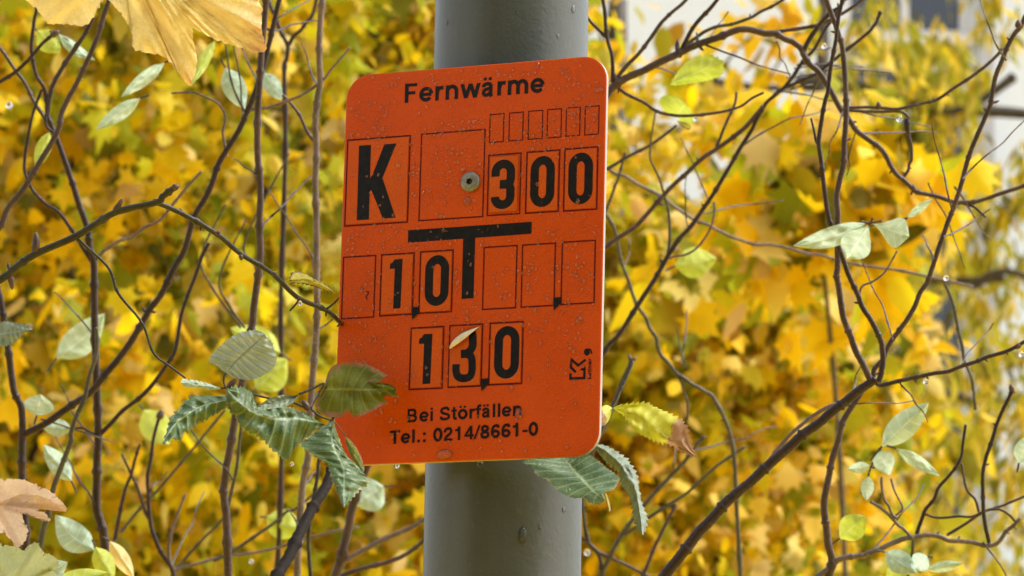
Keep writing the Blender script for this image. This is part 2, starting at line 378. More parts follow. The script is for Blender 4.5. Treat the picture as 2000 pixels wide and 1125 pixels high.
def arc(cx, cy, rx, ry, a0, a1, n=14):
    return [(cx + rx * math.cos(R(a0 + (a1 - a0) * k / n)), cy + ry * math.sin(R(a0 + (a1 - a0) * k / n))) for k in range(n + 1)]
def cr(pts, n=6, closed=False):
    "Catmull-Rom through the points (any dimension)"
    P_ = [np.array(p, float) for p in pts]; out = []; m = len(P_)
    for k in range(m if closed else m - 1):
        if closed: p0, p1, p2, p3 = P_[k - 1], P_[k], P_[(k + 1) % m], P_[(k + 2) % m]
        else: p0, p1, p2, p3 = P_[max(0, k - 1)], P_[k], P_[k + 1], P_[min(m - 1, k + 2)]
        for j in range(n):
            t = j / n; out.append(.5 * (2 * p1 + (p2 - p0) * t + (2 * p0 - 5 * p1 + 4 * p2 - p3) * t * t + (3 * p1 - p0 - 3 * p2 + p3) * t ** 3))
    if not closed: out.append(P_[-1])
    return [tuple(q) for q in out]

# ---- a bold grotesque drawn as strokes; units: capital height = 1
h = .74; b_ = .205; t_ = .165
def bar(x0, y0, x1, y1, w_): return ('p', [(x0 - w_ / 2, y0), (x0 + w_ / 2, y0), (x1 + w_ / 2, y1), (x1 - w_ / 2, y1)])
def ln(*p): return ('s', list(p), b_)
def th(*p): return ('s', list(p), t_)
def cv(*p, wd=b_ * .93): return ('s', cr(p, 5), wd)
def box(x0, y0, x1, y1): return ('p', [(x0, y0), (x1, y0), (x1, y1), (x0, y1)])
def arch(x0, x1): return ('s', arc((x0 + x1) / 2, .42, (x1 - x0) / 2, .245, 180, 0, 12) + [(x1, 0)], b_ * .95)
def aa(x):   # double-storey a
    return [cv((x + .09, .50), (x + .13, .60), (x + .28, .665), (x + .44, .61), (x + .475, .48), (x + .475, .12), (x + .53, .0), wd=b_ * .9),
            cv((x + .47, .44), (x + .33, .40), (x + .17, .35), (x + .095, .22), (x + .15, .10), (x + .27, .085), (x + .40, .15), (x + .47, .28), wd=b_ * .85)]
def dots(x0, x1): return [box(x0, .84, x0 + .16, .99), box(x1, .84, x1 + .16, .99)]
def oo(cx, cy, rx, ry, wd=b_): return ('c', arc(cx, cy, rx, ry, 0, 346, 26), wd)
G = {
 'F': (.85, [box(.10, 0, .30, 1), box(.10, .83, .74, 1), box(.10, .42, .66, .58)]),
 'e': (.775, [th((.10, .36), (.66, .36)), ('s', arc(.385, .37, .275, .29, 4, 322, 24), b_ * .92)]),
 'r': (.54, [box(.09, 0, .28, h), cv((.185, .36), (.23, .53), (.34, .635), (.51, .64))]),
 'n': (.85, [box(.09, 0, .28, h), arch(.185, .66)]),
 'w': (1.08, [bar(.31, 0, .11, h, .2), bar(.30, 0, .54, h, .2), bar(.79, 0, .54, h, .2), bar(.78, 0, .97, h, .2)]),
 'ä': (.775, aa(.05) + dots(.14, .40)),
 'm': (1.24, [box(.09, 0, .28, h), arch(.185, .62), arch(.62, 1.055)]),
 'B': (1.0, [box(.10, 0, .30, 1), box(.10, .84, .5, 1), box(.10, .44, .5, .58), box(.10, 0, .5, .16),
             ('s', arc(.50, .715, .20, .21, 90, -90, 12), b_ * .9), ('s', arc(.52, .295, .225, .215, 90, -90, 12), b_ * .95)]),
 'i': (.39, [box(.10, 0, .29, h), box(.10, .84, .29, 1)]),
 'l': (.39, [box(.10, 0, .29, 1)]),
 'S': (.93, [cv((.12, .29), (.17, .15), (.33, .085), (.50, .085), (.70, .14), (.765, .27), (.68, .40), (.46, .48), (.25, .55), (.165, .70), (.24, .85), (.44, .915), (.62, .89), (.745, .71))]),
 't': (.46, [box(.0, .60, .43, h), cv((.22, .93), (.22, .55), (.22, .22), (.27, .085), (.43, .08))]),
 'ö': (.85, [oo(.425, .37, .275, .295)] + dots(.17, .50)),
 'f': (.46, [box(.0, .60, .44, h), cv((.21, 0), (.21, .5), (.21, .78), (.27, .915), (.45, .92))]),
 'T': (.85, [box(.325, 0, .525, 1), box(.03, .83, .82, 1)]),
 '.': (.39, [box(.10, 0, .29, .2)]), ':': (.46, [box(.13, 0, .33, .2), box(.13, .52, .33, .72)]),
 '-': (.46, [box(.05, .29, .41, .45)]), '/': (.39, [bar(.0, -.03, .39, 1.03, .14)]), ' ': (.39, []),
 '0': (.775, [oo(.385, .49, .25, .415)]),
 '2': (.775, [box(.07, 0, .69, .16), cv((.14, .62), (.17, .80), (.36, .905), (.56, .84), (.595, .67), (.50, .50), (.28, .32), (.15, .08))]),
 '1': (.775, [box(.32, 0, .51, 1), ('p', [(.11, .66), (.33, .66), (.33, .80), (.42, 1), (.38, 1), (.30, .86), (.11, .80)])]),
 '4': (.775, [box(.44, 0, .62, 1), box(.04, .21, .74, .36), ('p', [(.04, .34), (.22, .34), (.55, .83), (.47, 1), (.44, .98)])]),
 '8': (.775, [oo(.385, .725, .21, .185, b_ * .9), oo(.385, .275, .245, .20, b_ * .95)]),
 '6': (.775, [oo(.39, .29, .235, .215, b_ * .95), cv((.63, .74), (.56, .88), (.41, .91), (.24, .81), (.155, .58), (.155, .32))]),
 'k': (.7, [box(.09, 0, .28, 1), bar(.25, .30, .55, h, .2), bar(.60, 0, .32, .42, .2)]),
}
def write(ink, txt, p0, p1, cap):
    "baseline from sign-plane point p0 to p1, capital height in metres"
    adv = sum(G[c][0] for c in txt); L = math.hypot(p1[0] - p0[0], p1[1] - p0[1]); sx = L / (adv - .12)
    ux, uy = (p1[0] - p0[0]) / L, (p1[1] - p0[1]) / L; x = -.09
    for ch in txt:
        a, el = G[ch]
        for e in el:
            q = [(p0[0] + ux * (x + X) * sx - uy * Y * cap, p0[1] + uy * (x + X) * sx + ux * Y * cap) for X, Y in e[1]]
            if e[0] == 'p': ink.poly(q)
            else: ink.ribbon(q, e[2] * (sx + cap) / 2, e[0] == 'c')
        x += a
def hgt(a, b): return math.hypot(a[0] - b[0], a[1] - b[1])
cap1 = hgt(Z1(535, 362), Z1(540, 228)); cap2 = hgt(Z3(556, 733), Z3(559, 640))
i_ = Ink(); write(i_, 'Fernwärme', Z1(535, 362), Z1(1512, 286), cap1); o = i_.build('title_lettering', mat_ink, sign); o['label'] = 'black word at the top of the sign'
i_ = Ink(); write(i_, 'Bei Störfällen', Z3(556, 733), Z3(1360, 684), cap2); write(i_, 'Tel.: 0214/8661-0', Z3(438, 884), Z3(1470, 822), cap2)
o = i_.build('phone_lettering', mat_text, sign); o['label'] = 'two small lines of black print with a phone number'

# ---- boxes of thin dark red line, tiles and digits
def bx(z, tl, tr, br, bl):
    q = [z(*p) for p in (tl, tr, br, bl)]
    return ((q[0][0] + q[3][0]) / 2, (q[2][1] + q[3][1]) / 2, (q[1][0] + q[2][0]) / 2, (q[0][1] + q[1][1]) / 2)
def bx2(tl, tr, br, bl):                        # photo pixels
    q = [S(*p) for p in (tl, tr, br, bl)]
    return ((q[0][0] + q[3][0]) / 2, (q[2][1] + q[3][1]) / 2, (q[1][0] + q[2][0]) / 2, (q[0][1] + q[1][1]) / 2)
small = [bx(Z1, (a, b), (c, d), (e, f), (g, k)) for a, b, c, d, e, f, g, k in (
    (1133, 445, 1230, 434, 1225, 630, 1130, 637), (1268, 433, 1365, 424, 1360, 618, 1265, 627), (1403, 420, 1500, 412, 1497, 607, 1398, 617),
    (1535, 410, 1632, 400, 1627, 597, 1530, 607), (1668, 398, 1763, 388, 1757, 585, 1660, 595), (1799, 388, 1895, 380, 1888, 578, 1792, 585))]
bK = bx2((679.2, 274.2), (801.8, 264.6), (795.7, 433.6), (673.6, 442)); bBig = bx2((823.4, 261.8), (948, 253.4), (942.4, 422.4), (818.6, 431.6))
b3 = bx2((955, 303.8), (1018, 298.8), (1014.7, 417.4), (951.4, 421)); b0a = bx2((1030, 297.7), (1093.6, 292.6), (1090.3, 412.6), (1025.9, 416.8))
b0b = bx2((1103.4, 291.8), (1168.7, 286.2), (1165, 408.4), (1100.6, 412.6))
row2 = [bx(Z2, *q) for q in (((110, 368), (335, 352), (322, 780), (98, 798)), ((375, 350), (605, 335), (590, 762), (365, 777)), ((648, 328), (877, 316), (863, 745), (637, 758)),
        ((1090, 298), (1322, 284), (1310, 717), (1083, 731)), ((1360, 284), (1590, 265), (1578, 700), (1350, 716)), ((1636, 265), (1868, 245), (1858, 682), (1630, 697)))]
row3 = [bx(Z3, *q) for q in (((582, 77), (810, 62), (800, 492), (570, 505)), ((853, 60), (1082, 44), (1070, 475), (840, 492)), ((1132, 42), (1363, 28), (1355, 460), (1125, 472)))]
i_ = Ink(.00006)
for (x0, y0, x1, y1) in small + [bK, bBig, b3, b0a, b0b] + row2 + row3:
    lw = .00072 if x1 - x0 > .012 else .0006
    i_.ribbon([(x0, y0), (x1, y0), (x1, y1), (x0, y1)], lw, True)
i_.build('frame_lines', mat_line, sign)
TS = .00055                                      # tile front above the face
def tile(bb, m, inset=.0007, grow=0, z1=TS):
    x0, y0, x1, y1 = bb; w_, h_ = x1 - x0 - 2 * inset, y1 - y0 - 2 * inset; cx, cy = (x0 + x1) / 2, (y0 + y1) / 2
    return slab('digit_tile', [(cx + x, cy + y) for x, y in rrect(w_, h_, .0006, 3)], .00002, z1, m, sign, .00025, back=False)
t3 = tile(b3, mat_tile_old, .0013, z1=.0011); t0a = tile(b0a, mat_tile); t0b = tile(b0b, mat_tile); tK = tile(bK, mat_tile)
r21 = tile(row2[1], mat_tile); r22 = tile(row2[2], mat_tile); r31 = tile(row3[0], mat_tile); r33 = tile(row3[2], mat_tile)
t3['label'] = 'faded tile seated loosely in its slot'
kx = (b3[2] - b3[0]) / 63.2
def digit(ch, cx, cy, w_, h_, parent, z=TS, bold=.0040):
    k = Ink(z + .00008); a = (w_ - bold) / 2; bb = (h_ - bold) / 2; X = lambda x: cx + x; Y = lambda y: cy + y
    if ch == '0':
        k.ribbon([(X(p), Y(q)) for p, q in arc(0, bb - a * 1.15, a, a * 1.15, 0, 180, 18) + arc(0, -bb + a * 1.15, a, a * 1.15, 180, 360, 18)], bold, True)
    if ch == '3':
        up_ = [(-a, bb * .40)] + arc(0, bb - a, a, a, 180, 0, 16) + [(a, .26 * bb), (a * .93, .13 * bb), (a * .6, .015 * bb), (a * .2, 0), (-a * .42, 0)]
        lo = [(-a * .1, 0), (a * .5, -.005 * bb), (a * .85, -.1 * bb), (a, -.25 * bb)] + [(x, y) for x, y in arc(0, -bb + a, a, a, 0, -180, 16)] + [(-a, -bb * .60)]
        k.ribbon([(X(p), Y(q)) for p, q in up_], bold); k.ribbon([(X(p), Y(q)) for p, q in lo], bold)
    k.build('digit', mat_ink, parent)
pxx, pxy = .14 / 513, .2 / 772
def dg(ch, px, py, w_, h_, parent, z=TS): c = S(px, py); digit(ch, c[0], c[1], w_ * pxx, h_ * pxy, parent, z, 16.2 * pxx)
dg('3', 984, 361, 46, 97, t3, .0011); dg('0', 1060.3, 354.9, 47, 99.5, t0a); dg('0', 1134.7, 349, 47, 100.5, t0b)
dg('0', 854.2, 548.3, 47, 99, r22); dg('0', 990.6, 688.6, 48, 101, r33)
def polyink(name, z, polys, parent, m=mat_ink, z0=.0001):
    k = Ink(z0)
    for q in polys: k.poly([z(*p) for p in q])
    return k.build(name, m, parent)
ONE = [(470, 383), (526, 379), (511, 722), (460, 726), (471, 447), (437, 449), (440, 414), (456, 405)]
polyink('digit', Z2, [ONE], r21, z0=TS + .00008)
polyink('digit', Z3, [[(640 + (x - 437) * 1.06, 115 + (y - 379) * 1.015) for x, y in ONE]], r31, z0=TS + .00008)
polyink('letter', Z1, [[(222, 661), (306, 655), (291, 1176), (206, 1181)], [(398, 652), (483, 645), (385, 888), (292, 985), (292, 900), (318, 858)], [(312, 900), (375, 862), (392, 905), (477, 1164), (388, 1169), (302, 955)]], tK, z0=TS + .00008)
polyink('bar_mark', Z2, [[(562, 178), (1424, 118), (1422, 202), (560, 265)], [(945, 236), (1030, 230), (1018, 652), (934, 657)]], sign)['label'] = 'black T shaped pipe mark in the middle'
for q, zz in (([(592, 717), (640, 714), (638, 757), (592, 803)], Z2), ([(1578, 650), (1630, 646), (1628, 690), (1580, 740)], Z2), ([(1073, 431), (1127, 427), (1122, 470), (1075, 518)], Z3)):
    polyink('decimal_comma', zz, [q], sign, z0=TS + .0002)
# the lower 3: its sticker has come loose and its top left corner is rolled down
x0, y0, x1, y1 = row3[1]; ins = .0006; x0 += ins; x1 -= ins; y0 += ins; y1 -= ins
KZ = lambda x, y: S(860 + x / 7.033, 620 + y / 7.033)
cA, cB = KZ(140, 432), KZ(548, 128)                       # the crease
ip = slab('digit_tile', [cA, (x0, y0), (x1, y0), (x1, y1 - .001), cB], .00002, .0009, mat_tile_old, sign, .0002, back=False); ip['label'] = 'digit sticker with its top left corner peeled and rolled'
k = Ink(.00098); KK = lambda pts: [KZ(*p) for p in pts]
k.ribbon(KK(cr([(432, 205), (452, 245), (456, 330), (452, 400), (425, 455), (370, 498), (292, 508)], 5)), 15.2 * pxx)
k.ribbon(KK(cr([(350, 508), (410, 520), (440, 570), (447, 650), (444, 740), (415, 815), (325, 842), (250, 812), (226, 735), (227, 648)], 5)), 14.2 * pxx)
k.build('digit', mat_ink, ip)
polyink('glue_mark', KZ, [cr([(228, 300), (262, 235), (310, 198), (370, 180), (425, 178), (440, 190), (330, 300), (250, 340)], 4, True)], sign, mat_stain, .00012)
V = []; Fc = []; nu, nv = 18, 9
for j in range(nu + 1):
    t = j / nu; a = np.array(cA) * (1 - t) + np.array(cB) * t
    wd = .0062 * (math.sin(math.pi * min(1, t * 1.02 + .02)) ** .75) * (1.25 - t * .7) * .55 + .0001
    nrm = np.array((-(cB[1] - cA[1]), cB[0] - cA[0])); nrm /= np.linalg.norm(nrm)
    for i in range(nv + 1):
        th_ = math.pi * 1.25 * i / nv; rr = wd * .42
        off = rr * math.sin(th_); z = .0009 + rr * (1 - math.cos(th_)); q = a + nrm * off * 1.5
        V.append(W(q[0], q[1], z))
for j in range(nu):
    for i in range(nv): a = j * (nv + 1) + i; Fc.append((a, a + 1, a + nv + 2, a + nv + 1))
mesh('rolled_corner', V, Fc, mat_peel, ip)
# printer's mark at the right edge
LZ = lambda x, y: S(1090 + x / 11.25, 660 + y / 11.25)
LL = lambda pts: [LZ(*p) for p in pts]
k = Ink()
k.ribbon(LL([(275, 780), (272, 895), (578, 880), (580, 700), (535, 690), (600, 640)]), .00125)
k.ribbon(LL([(610, 478), (440, 605), (300, 480), (280, 640), (390, 755)]), .00125)
k.poly(LL(arc(635, 310, 68, 78, 0, 340, 18))); k.ribbon(LL(cr([(670, 240), (720, 270), (740, 350)], 5)), .0007)
k.build('maker_mark', mat_text, sign)
k = Ink(.00014); 
pA, pB = LZ(732, 900), LZ(736, 452); write(k, 'kettner', pA, pB, hgt(LZ(732, 700), LZ(648, 704)))
k.build('maker_lettering', mat_text, sign)
k = Ink(); SQ = lambda x, y: S(560 + x / 5.625, 500 + y / 5.625)
k.ribbon([SQ(*p) for p in cr([(872, 395), (895, 392), (898, 412), (872, 445), (882, 462), (876, 480)], 4)], .0006); k.build('scuff_mark', mat_line, sign)
# socket screw
c = S(919.5, 356); rb = .0051
V = []; Fc = []; n = 40; prof = [(rb, .0001), (rb, .0011), (rb * .93, .0017), (rb * .78, .00195), (rb * .30, .00205)]
for r, z in prof: V += [W(c[0] + r * math.cos(2 * math.pi * q / n), c[1] + r * math.sin(2 * math.pi * q / n), z) for q in range(n)]
for j in range(len(prof) - 1):
    for q in range(n): a = j * n + q; b = j * n + (q + 1) % n; Fc.append((a, b, b + n, a + n))
bolt = mesh('screw_head', V, Fc, mat_bolt, sign); bolt['label'] = 'round zinc screw with a hexagon socket'
V = []; Fc = []; n = 6
for r, z in ((rb * .34, .0021), (rb * .31, .0021), (rb * .26, .0006)):
    V += [W(c[0] + r * math.cos(2 * math.pi * q / n + .3), c[1] + r * math.sin(2 * math.pi * q / n + .3), z) for q in range(n)]
for j in range(2):
    for q in range(n): a = j * n + q; b = j * n + (q + 1) % n; Fc.append((a, b, b + n, a + n))
Fc.append(tuple(range(12, 18))); mesh('socket', V, Fc, mat_socket, bolt, smooth=False)
# spacer between sign and pole
pc = W(c[0], c[1], -.0030); V = []; Fc = []; n = 24
to = Vector((pole_xy.x, pole_xy.y, pc.z)) - pc; to.z = 0; L_ = to.length - PR + .004; dv = to.normalized(); e1 = Vector((0, 0, 1)); e2 = dv.cross(e1)
for s_ in (0, L_): V += [pc + dv * s_ + (e1 * math.cos(2 * math.pi * q / n) + e2 * math.sin(2 * math.pi * q / n)) * .007 for q in range(n)]
for q in range(n): Fc.append((q, (q + 1) % n, n + (q + 1) % n, n + q))
mesh('spacer', V, Fc, mat_steel, sign)

# ================================================================== raindrops
def dome(V, Fc, at, nx, ny, nn, rx, ry, hz, seg=9, rings=3, tear=0):
    b = len(V)
    for j in range(rings):
        a = (math.pi / 2) * j / rings; cr_, sz = math.cos(a), math.sin(a)
        for q in range(seg):
            t = 2 * math.pi * q / seg; px_, py_ = rx * math.cos(t) * cr_, ry * math.sin(t) * cr_
            if tear and py_ > 0: px_ *= 1 - .55 * (py_ / ry)
            V.append(at + nx * px_ + ny * py_ + nn * (hz * sz))
    V.append(at + nn * hz)
    for j in range(rings - 1):
        for q in range(seg): q2 = (q + 1) % seg; Fc.append((b + j * seg + q, b + j * seg + q2, b + (j + 1) * seg + q2, b + (j + 1) * seg + q))
    t0 = b + (rings - 1) * seg
    for q in range(seg): Fc.append((t0 + q, t0 + (q + 1) % seg, b + rings * seg))
V = []; Fc = []
for _ in range(5200):
    x = rng.uniform(-.067, .067); y = rng.uniform(-.098, .098)
    dens = .18 + .82 * max(0, (y + .1) / .2) ** 1.1
    if abs(x) > .057 and abs(y) > .087: continue
    if rng.random() > dens: continue
    if any(q[0] < x < q[2] and q[1] < y < q[3] for q in (bK, b3, b0a, b0b, row2[1], row2[2], row3[0], row3[1], row3[2], (-.034, .012, .036, .03), (-.006, -.018, .006, .02))) and rng.random() < .85: continue
    if (.072 < y < .092 and -.045 < x < .04 or -.088 < y < -.062 and -.035 < x < .048) and rng.random() < .93: continue
    r = .00022 + .00075 * rng.random() ** 2.4
    dome(V, Fc, W(x, y, .00062 if any(q[0] < x < q[2] and q[1] < y < q[3] for q in (bK, b0a, b0b, row2[1], row2[2], row3[0], row3[2])) else .0002), SX, SY, SN, r, r * rng.uniform(.9, 1.5), r * .6, 8, 4)
tag(mesh('raindrops', V, Fc, mat_drop), kind='stuff')
DROPL = 'clear bead of rain water clinging to the orange sign face'
for k_ in range(46):
    x = rng.uniform(-.062, .062); y = rng.uniform(-.095, .092); r = rng.uniform(.0006, .0011) * (1 if y < .02 else 1.1)
    if abs(x) > .055 and abs(y) > .085: continue
    V = []; Fc = []; base = W(x, y, .0001 if not any(q[0] - .001 < x < q[2] + .001 and q[1] - .001 < y < q[3] + .001 for q in (bK, b3, b0a, b0b, row2[1], row2[2]) + tuple(row3)) else TS + .0004)
    dome(V, Fc, base, SX, SY, SN, r, r * rng.uniform(1, 1.7), r * .6, 14, 5, tear=1)
    tag(mesh('water_drop', V, Fc, mat_drop), DROPL, 'water drop', 'rain drops on the orange sign face')
for (px_, py_, r, lab) in ((1170, 176, .0026, 'large flat water drop by the upper right corner of the sign'), (1132, 625, .0019, 'round water drop on the sign above the maker mark'),
                           (868, 888, .0042, 'wide wet drop on the lower edge of the sign face'), (1014, 808, .0022, 'water drop lying over the last letter of the upper print line'), (913, 393, .0020, 'running water drop just below the zinc screw')):
    x, y = S(px_, py_); V = []; Fc = []; dome(V, Fc, W(x, y, .0001 if px_ != 868 else .0001), SX, SY, SN, r, r * (.62 if r > .0024 else 1.3), r * .35, 22, 6, tear=r < .0024)
    tag(mesh('water_drop', V, Fc, mat_drop), lab, 'water drop')
def ball(V, Fc, c, r, sy=1.0, seg=16, rings=10, pear=0):
    b = len(V)
    for j in range(rings + 1):
        a = math.pi * j / rings
        for q in range(seg):
            t = 2 * math.pi * q / seg; s_ = math.sin(a); z = math.cos(a)
            k2 = 1 - pear * max(0, z); V.append(c + Vector((r * s_ * k2 * math.cos(t), r * s_ * k2 * math.sin(t), r * sy * z)))
    for j in range(rings):
        for q in range(seg): q2 = (q + 1) % seg; Fc.append((b + j * seg + q, b + (j + 1) * seg + q, b + (j + 1) * seg + q2, b + j * seg + q2))
def hang(px_, py_, d, rpx, lab):
    V = []; Fc = []; r = rpx * .8 / F * d; ball(V, Fc, P(px_, py_, d), r, 1.15, pear=.25)
    tag(mesh('water_drop', V, Fc, mat_hang), lab, 'water drop')
# drops on the pole
poleg = 'rain beads running down the pole'
for (px_, py_, rp, el) in ((1101, 996, 4.5, 1.2), (1055, 1029, 4, 1.3), (1021, 1045, 8, 2.0), (911, 1096, 4, 1.2), (967, 1119, 4, 1), (872, 44, 4, 1.5), (1010, 25, 3, 1.2), (1120, 18, 5, 1.6), (1060, 60, 3, 1), (930, 985, 3, 1), (1090, 70, 3, 1.5), (895, 1060, 3, 1)):
    dr = (P(px_, py_, 1) - EYE).normalized(); ox, oy = EYE.x - pole_xy.x, EYE.y - pole_xy.y
    a_ = dr.x ** 2 + dr.y ** 2; b2 = 2 * (ox * dr.x + oy * dr.y); cc_ = ox * ox + oy * oy - PR * PR; di = b2 * b2 - 4 * a_ * cc_
    if di < 0: continue
    hit = EYE + dr * ((-b2 - math.sqrt(di)) / (2 * a_)); nn = Vector((hit.x - pole_xy.x, hit.y - pole_xy.y, 0)).normalized(); r = rp / F * 1.8
    V = []; Fc = []; dome(V, Fc, hit, Vector((0, 0, 1)).cross(nn), Vector((0, 0, 1)), nn, r, r * el, r * .6, 16, 6)
    tag(mesh('water_drop', V, Fc, mat_bead), 'small rain bead on the grey painted pole', 'water drop', poleg)

# ================================================================== branches
def frames(pts):
    T = []
    n = len(pts)
    for k in range(n):
        d = pts[min(n - 1, k + 1)] - pts[max(0, k - 1)]; T.append(d.normalized())
    u = T[0].orthogonal().normalized(); U = []
    for t in T:
        u = (u - t * u.dot(t)); u = u.normalized() if u.length > 1e-6 else t.orthogonal().normalized(); U.append(u)
    return T, U
def tube(V, Fc, pts, rad, seg=9, cap=True, rough=.06):
    T, U = frames(pts); b = len(V); n = len(pts)
    for k in range(n):
        v = T[k].cross(U[k])
        for q in range(seg):
            a = 2 * math.pi * q / seg; r = rad[k] * (1 + rough * random.uniform(-1, 1))
            V.append(pts[k] + (U[k] * math.cos(a) + v * math.sin(a)) * r)
    for k in range(n - 1):
        for q in range(seg): q2 = (q + 1) % seg; Fc.append((b + k * seg + q, b + k * seg + q2, b + (k + 1) * seg + q2, b + (k + 1) * seg + q))
    if cap:
        for k, s_ in ((0, -1), (n - 1, 1)):
            V.append(pts[k] + T[k] * s_ * rad[k] * .6); c = len(V) - 1
            for q in range(seg): Fc.append((b + k * seg + q, b + k * seg + (q + 1) % seg, c))
def path(px, d0, d1=None, n=7):
    "photo polyline -> smooth 3-D points; d0..d1 depths along its length"
    d1 = d0 if d1 is None else d1
    L = [0]
    for a, b in zip(px, px[1:]): L.append(L[-1] + math.hypot(b[0] - a[0], b[1] - a[1]))
    P3 = [P(p[0], p[1], p[2] if len(p) > 2 else d0 + (d1 - d0) * l / L[-1]) for p, l in zip(px, L)]
    return [Vector(q) for q in cr([tuple(p) for p in P3], n)]
def node_swell(pts, rad, every, amt):
    acc = 0; nxt = every * random.uniform(.5, 1)
    for k in range(1, len(pts)):
        acc += (pts[k] - pts[k - 1]).length
        if acc > nxt:
            rad[k] *= 1 + amt
            nxt = acc + every * random.uniform(.7, 1.3)
def stem(name, parent, px, d0, w0, w1=None, m=None, d1=None, ground=None, n=7, rough=.07, buds=0, over=0, label=None):
    "w0, w1: width in photo pixels at start and end; ground=(dx, dy): carried on from the first point down into the soil"
    w1 = w0 if w1 is None else w1
    w0 *= .84; w1 *= .84
    if len(px) > 3: px = [px[0]] + [(p[0] + random.uniform(-2.4, 2.4), p[1] + random.uniform(-2.4, 2.4)) + tuple(p[2:]) for p in px[1:-1]] + [px[-1]]
    pts = path(px, d0, d1, n)
    dd = lambda p: (p - EYE).dot(fw)
    L = len(pts); rad = [(w0 + (w1 - w0) * k / (L - 1)) * .5 / F * dd(p) for k, p in enumerate(pts)]
    node_swell(pts, rad, .035, .38)
    if ground is not None:
        p0 = pts[0]; p1 = pts[1]; d = (p0 - p1).normalized()
        if d.z > -.3: d = (d + Vector((0, 0, -.6))).normalized()
        g = Vector((p0.x + ground[0], p0.y + ground[1], -.03)); q1 = p0 + d * .22
        ext = [g, g + (q1 - g) * .3 + Vector((.02, .01, 0)), g + (q1 - g) * .7 + Vector((-.015, .01, 0)), q1, p0]
        e = [Vector(q) for q in cr([tuple(v) for v in ext], 5)][:-1]
        pts = e + pts; rad = [rad[0] * (1.5 - .5 * k / len(e)) for k in range(len(e))] + rad
    V = []; Fc = []; tube(V, Fc, pts, rad, rough=rough)
    for _ in range(buds):
        k = random.randrange(2, len(pts) - 1); t = (pts[k] - pts[k - 1]).normalized()
        side = t.cross(fw).normalized() * random.choice((-1, 1)); q = pts[k] + side * rad[k]
        dirn = (side + t * .7).normalized(); l = rad[k] * random.uniform(1.0, 2.0)
        tube(V, Fc, [q - side * rad[k] * .5, q + dirn * l * .5, q + dirn * l], [rad[k] * .5, rad[k] * .45, rad[k] * .1], 6)
    o = mesh(name, V, Fc, m or mat_bark_plum, parent)
    if label: o['label'] = label
    return o
def sprigs(parent, px, d, n, m=None, l0=50, l1=190, w=5, seed=1):
    "thin side twigs springing from a traced stem, each bent and forked as a twig is"
    r = random.Random(seed)
    for _ in range(n):
        k = r.randrange(len(px) - 1); f = r.random(); a, b = px[k], px[k + 1]
        x, y = a[0] + (b[0] - a[0]) * f, a[1] + (b[1] - a[1]) * f
        an = math.atan2(b[1] - a[1], b[0] - a[0]) + r.choice((-1, 1)) * R(r.uniform(28, 62)); L = r.uniform(l0, l1); P_ = [(x, y)]; dd = d
        for j in range(5):
            an += R(r.uniform(-8, 8)); x += math.cos(an) * L / 5; y += math.sin(an) * L / 5; dd += r.uniform(-.01, .03); P_.append((x, y, dd))
        stem('twig', parent, P_, d, w * r.uniform(.7, 1.1), w * .5, m or r.choice((mat_bark_plum, mat_bark_red, mat_bark_olive)), d1=dd, n=4, buds=r.randrange(3))
# ================================================================== leaves
def resample(poly, n):
    p = np.array(poly, float); s = np.r_[0, np.cumsum(np.hypot(*np.diff(p, axis=0).T))]; t = np.linspace(0, s[-1], n)
    return np.c_[np.interp(t, s, p[:, 0]), np.interp(t, s, p[:, 1])]
def leaf(parent, out, tip, m, d0, d1=None, mid=(), fold=.12, ribs=.012, nr=10, skew=.55, teeth=0, tamp=.02, wave=.02, curl=0, up_=.45, rows=64, cols=8, label=None, name='leaf', seed=0):
    """out: closed outline in photo pixels, out[0] the stalk end, out[tip] the tip. d0..d1 depth of base and tip. fold, ribs, wave, curl: fractions of the length."""
    d1 = d0 if d1 is None else d1; rs = np.random.default_rng(seed + len(out) * 7 + int(out[0][0]))
    A_ = resample(cr(out[:tip + 1], 5), rows); B_ = resample(cr([out[0]] + out[:tip - 1:-1], 5), rows)
    Mi = resample(cr([out[0]] + list(mid) + [out[tip]], 6), rows)
    Lpx = np.hypot(*(np.diff(Mi, axis=0).T)).sum(); Lm = Lpx / F * d0
    t = np.linspace(0, 1, rows); T_ = np.gradient(Mi, axis=0); T_ /= np.linalg.norm(T_, axis=1)[:, None] + 1e-9
    V = []; UV = []; ph0 = rs.uniform(0, 6)
    for j in range(rows):
        for i in range(-cols, cols + 1):
            v = i / cols; E_ = A_ if v < 0 else B_; a = abs(v)
            p = Mi[j] * (1 - a) + E_[j] * a
            if a == 1 and teeth and 0 < j < rows - 1:
                dr = E_[j] - Mi[j]; l = np.hypot(*dr) + 1e-6
                saw = ((t[j] * teeth) % 1.0)
                ta = .55 + .9 * abs(math.sin(int(t[j] * teeth) * 12.9 + ph0)); p = p + dr / l * Lpx * tamp * ta * (saw - .4) + T_[j] * Lpx * tamp * .5 * saw
            d = d0 + (d1 - d0) * t[j] - up_ * (p[1] - out[0][1]) / F * d0
            dz = fold * a ** 1.3 + ribs * math.cos(2 * math.pi * (nr * t[j] - skew * a)) * min(1, a * 4) * (1 - .4 * a) * min(1, (1 - t[j]) * 5)
            dz += wave * math.sin(ph0 + t[j] * 9 + v * 2.0) * a + curl * v * t[j]
            dz += .012 * math.sin(t[j] * 23 + v * 5 + ph0 * 2) + .018 * math.sin(t[j] * 11 - v * 7 + ph0)
            V.append(P(p[0], p[1], d + dz * Lm)); UV.append((t[j], (v + 1) / 2))
    n = 2 * cols + 1; Fc = []
    for j in range(rows - 1):
        for i in range(n - 1): a = j * n + i; Fc.append((a, a + 1, a + n + 1, a + n))
    o = mesh(name, V, Fc, m, parent, uv=UV)
    if label: o['label'] = label
    return o
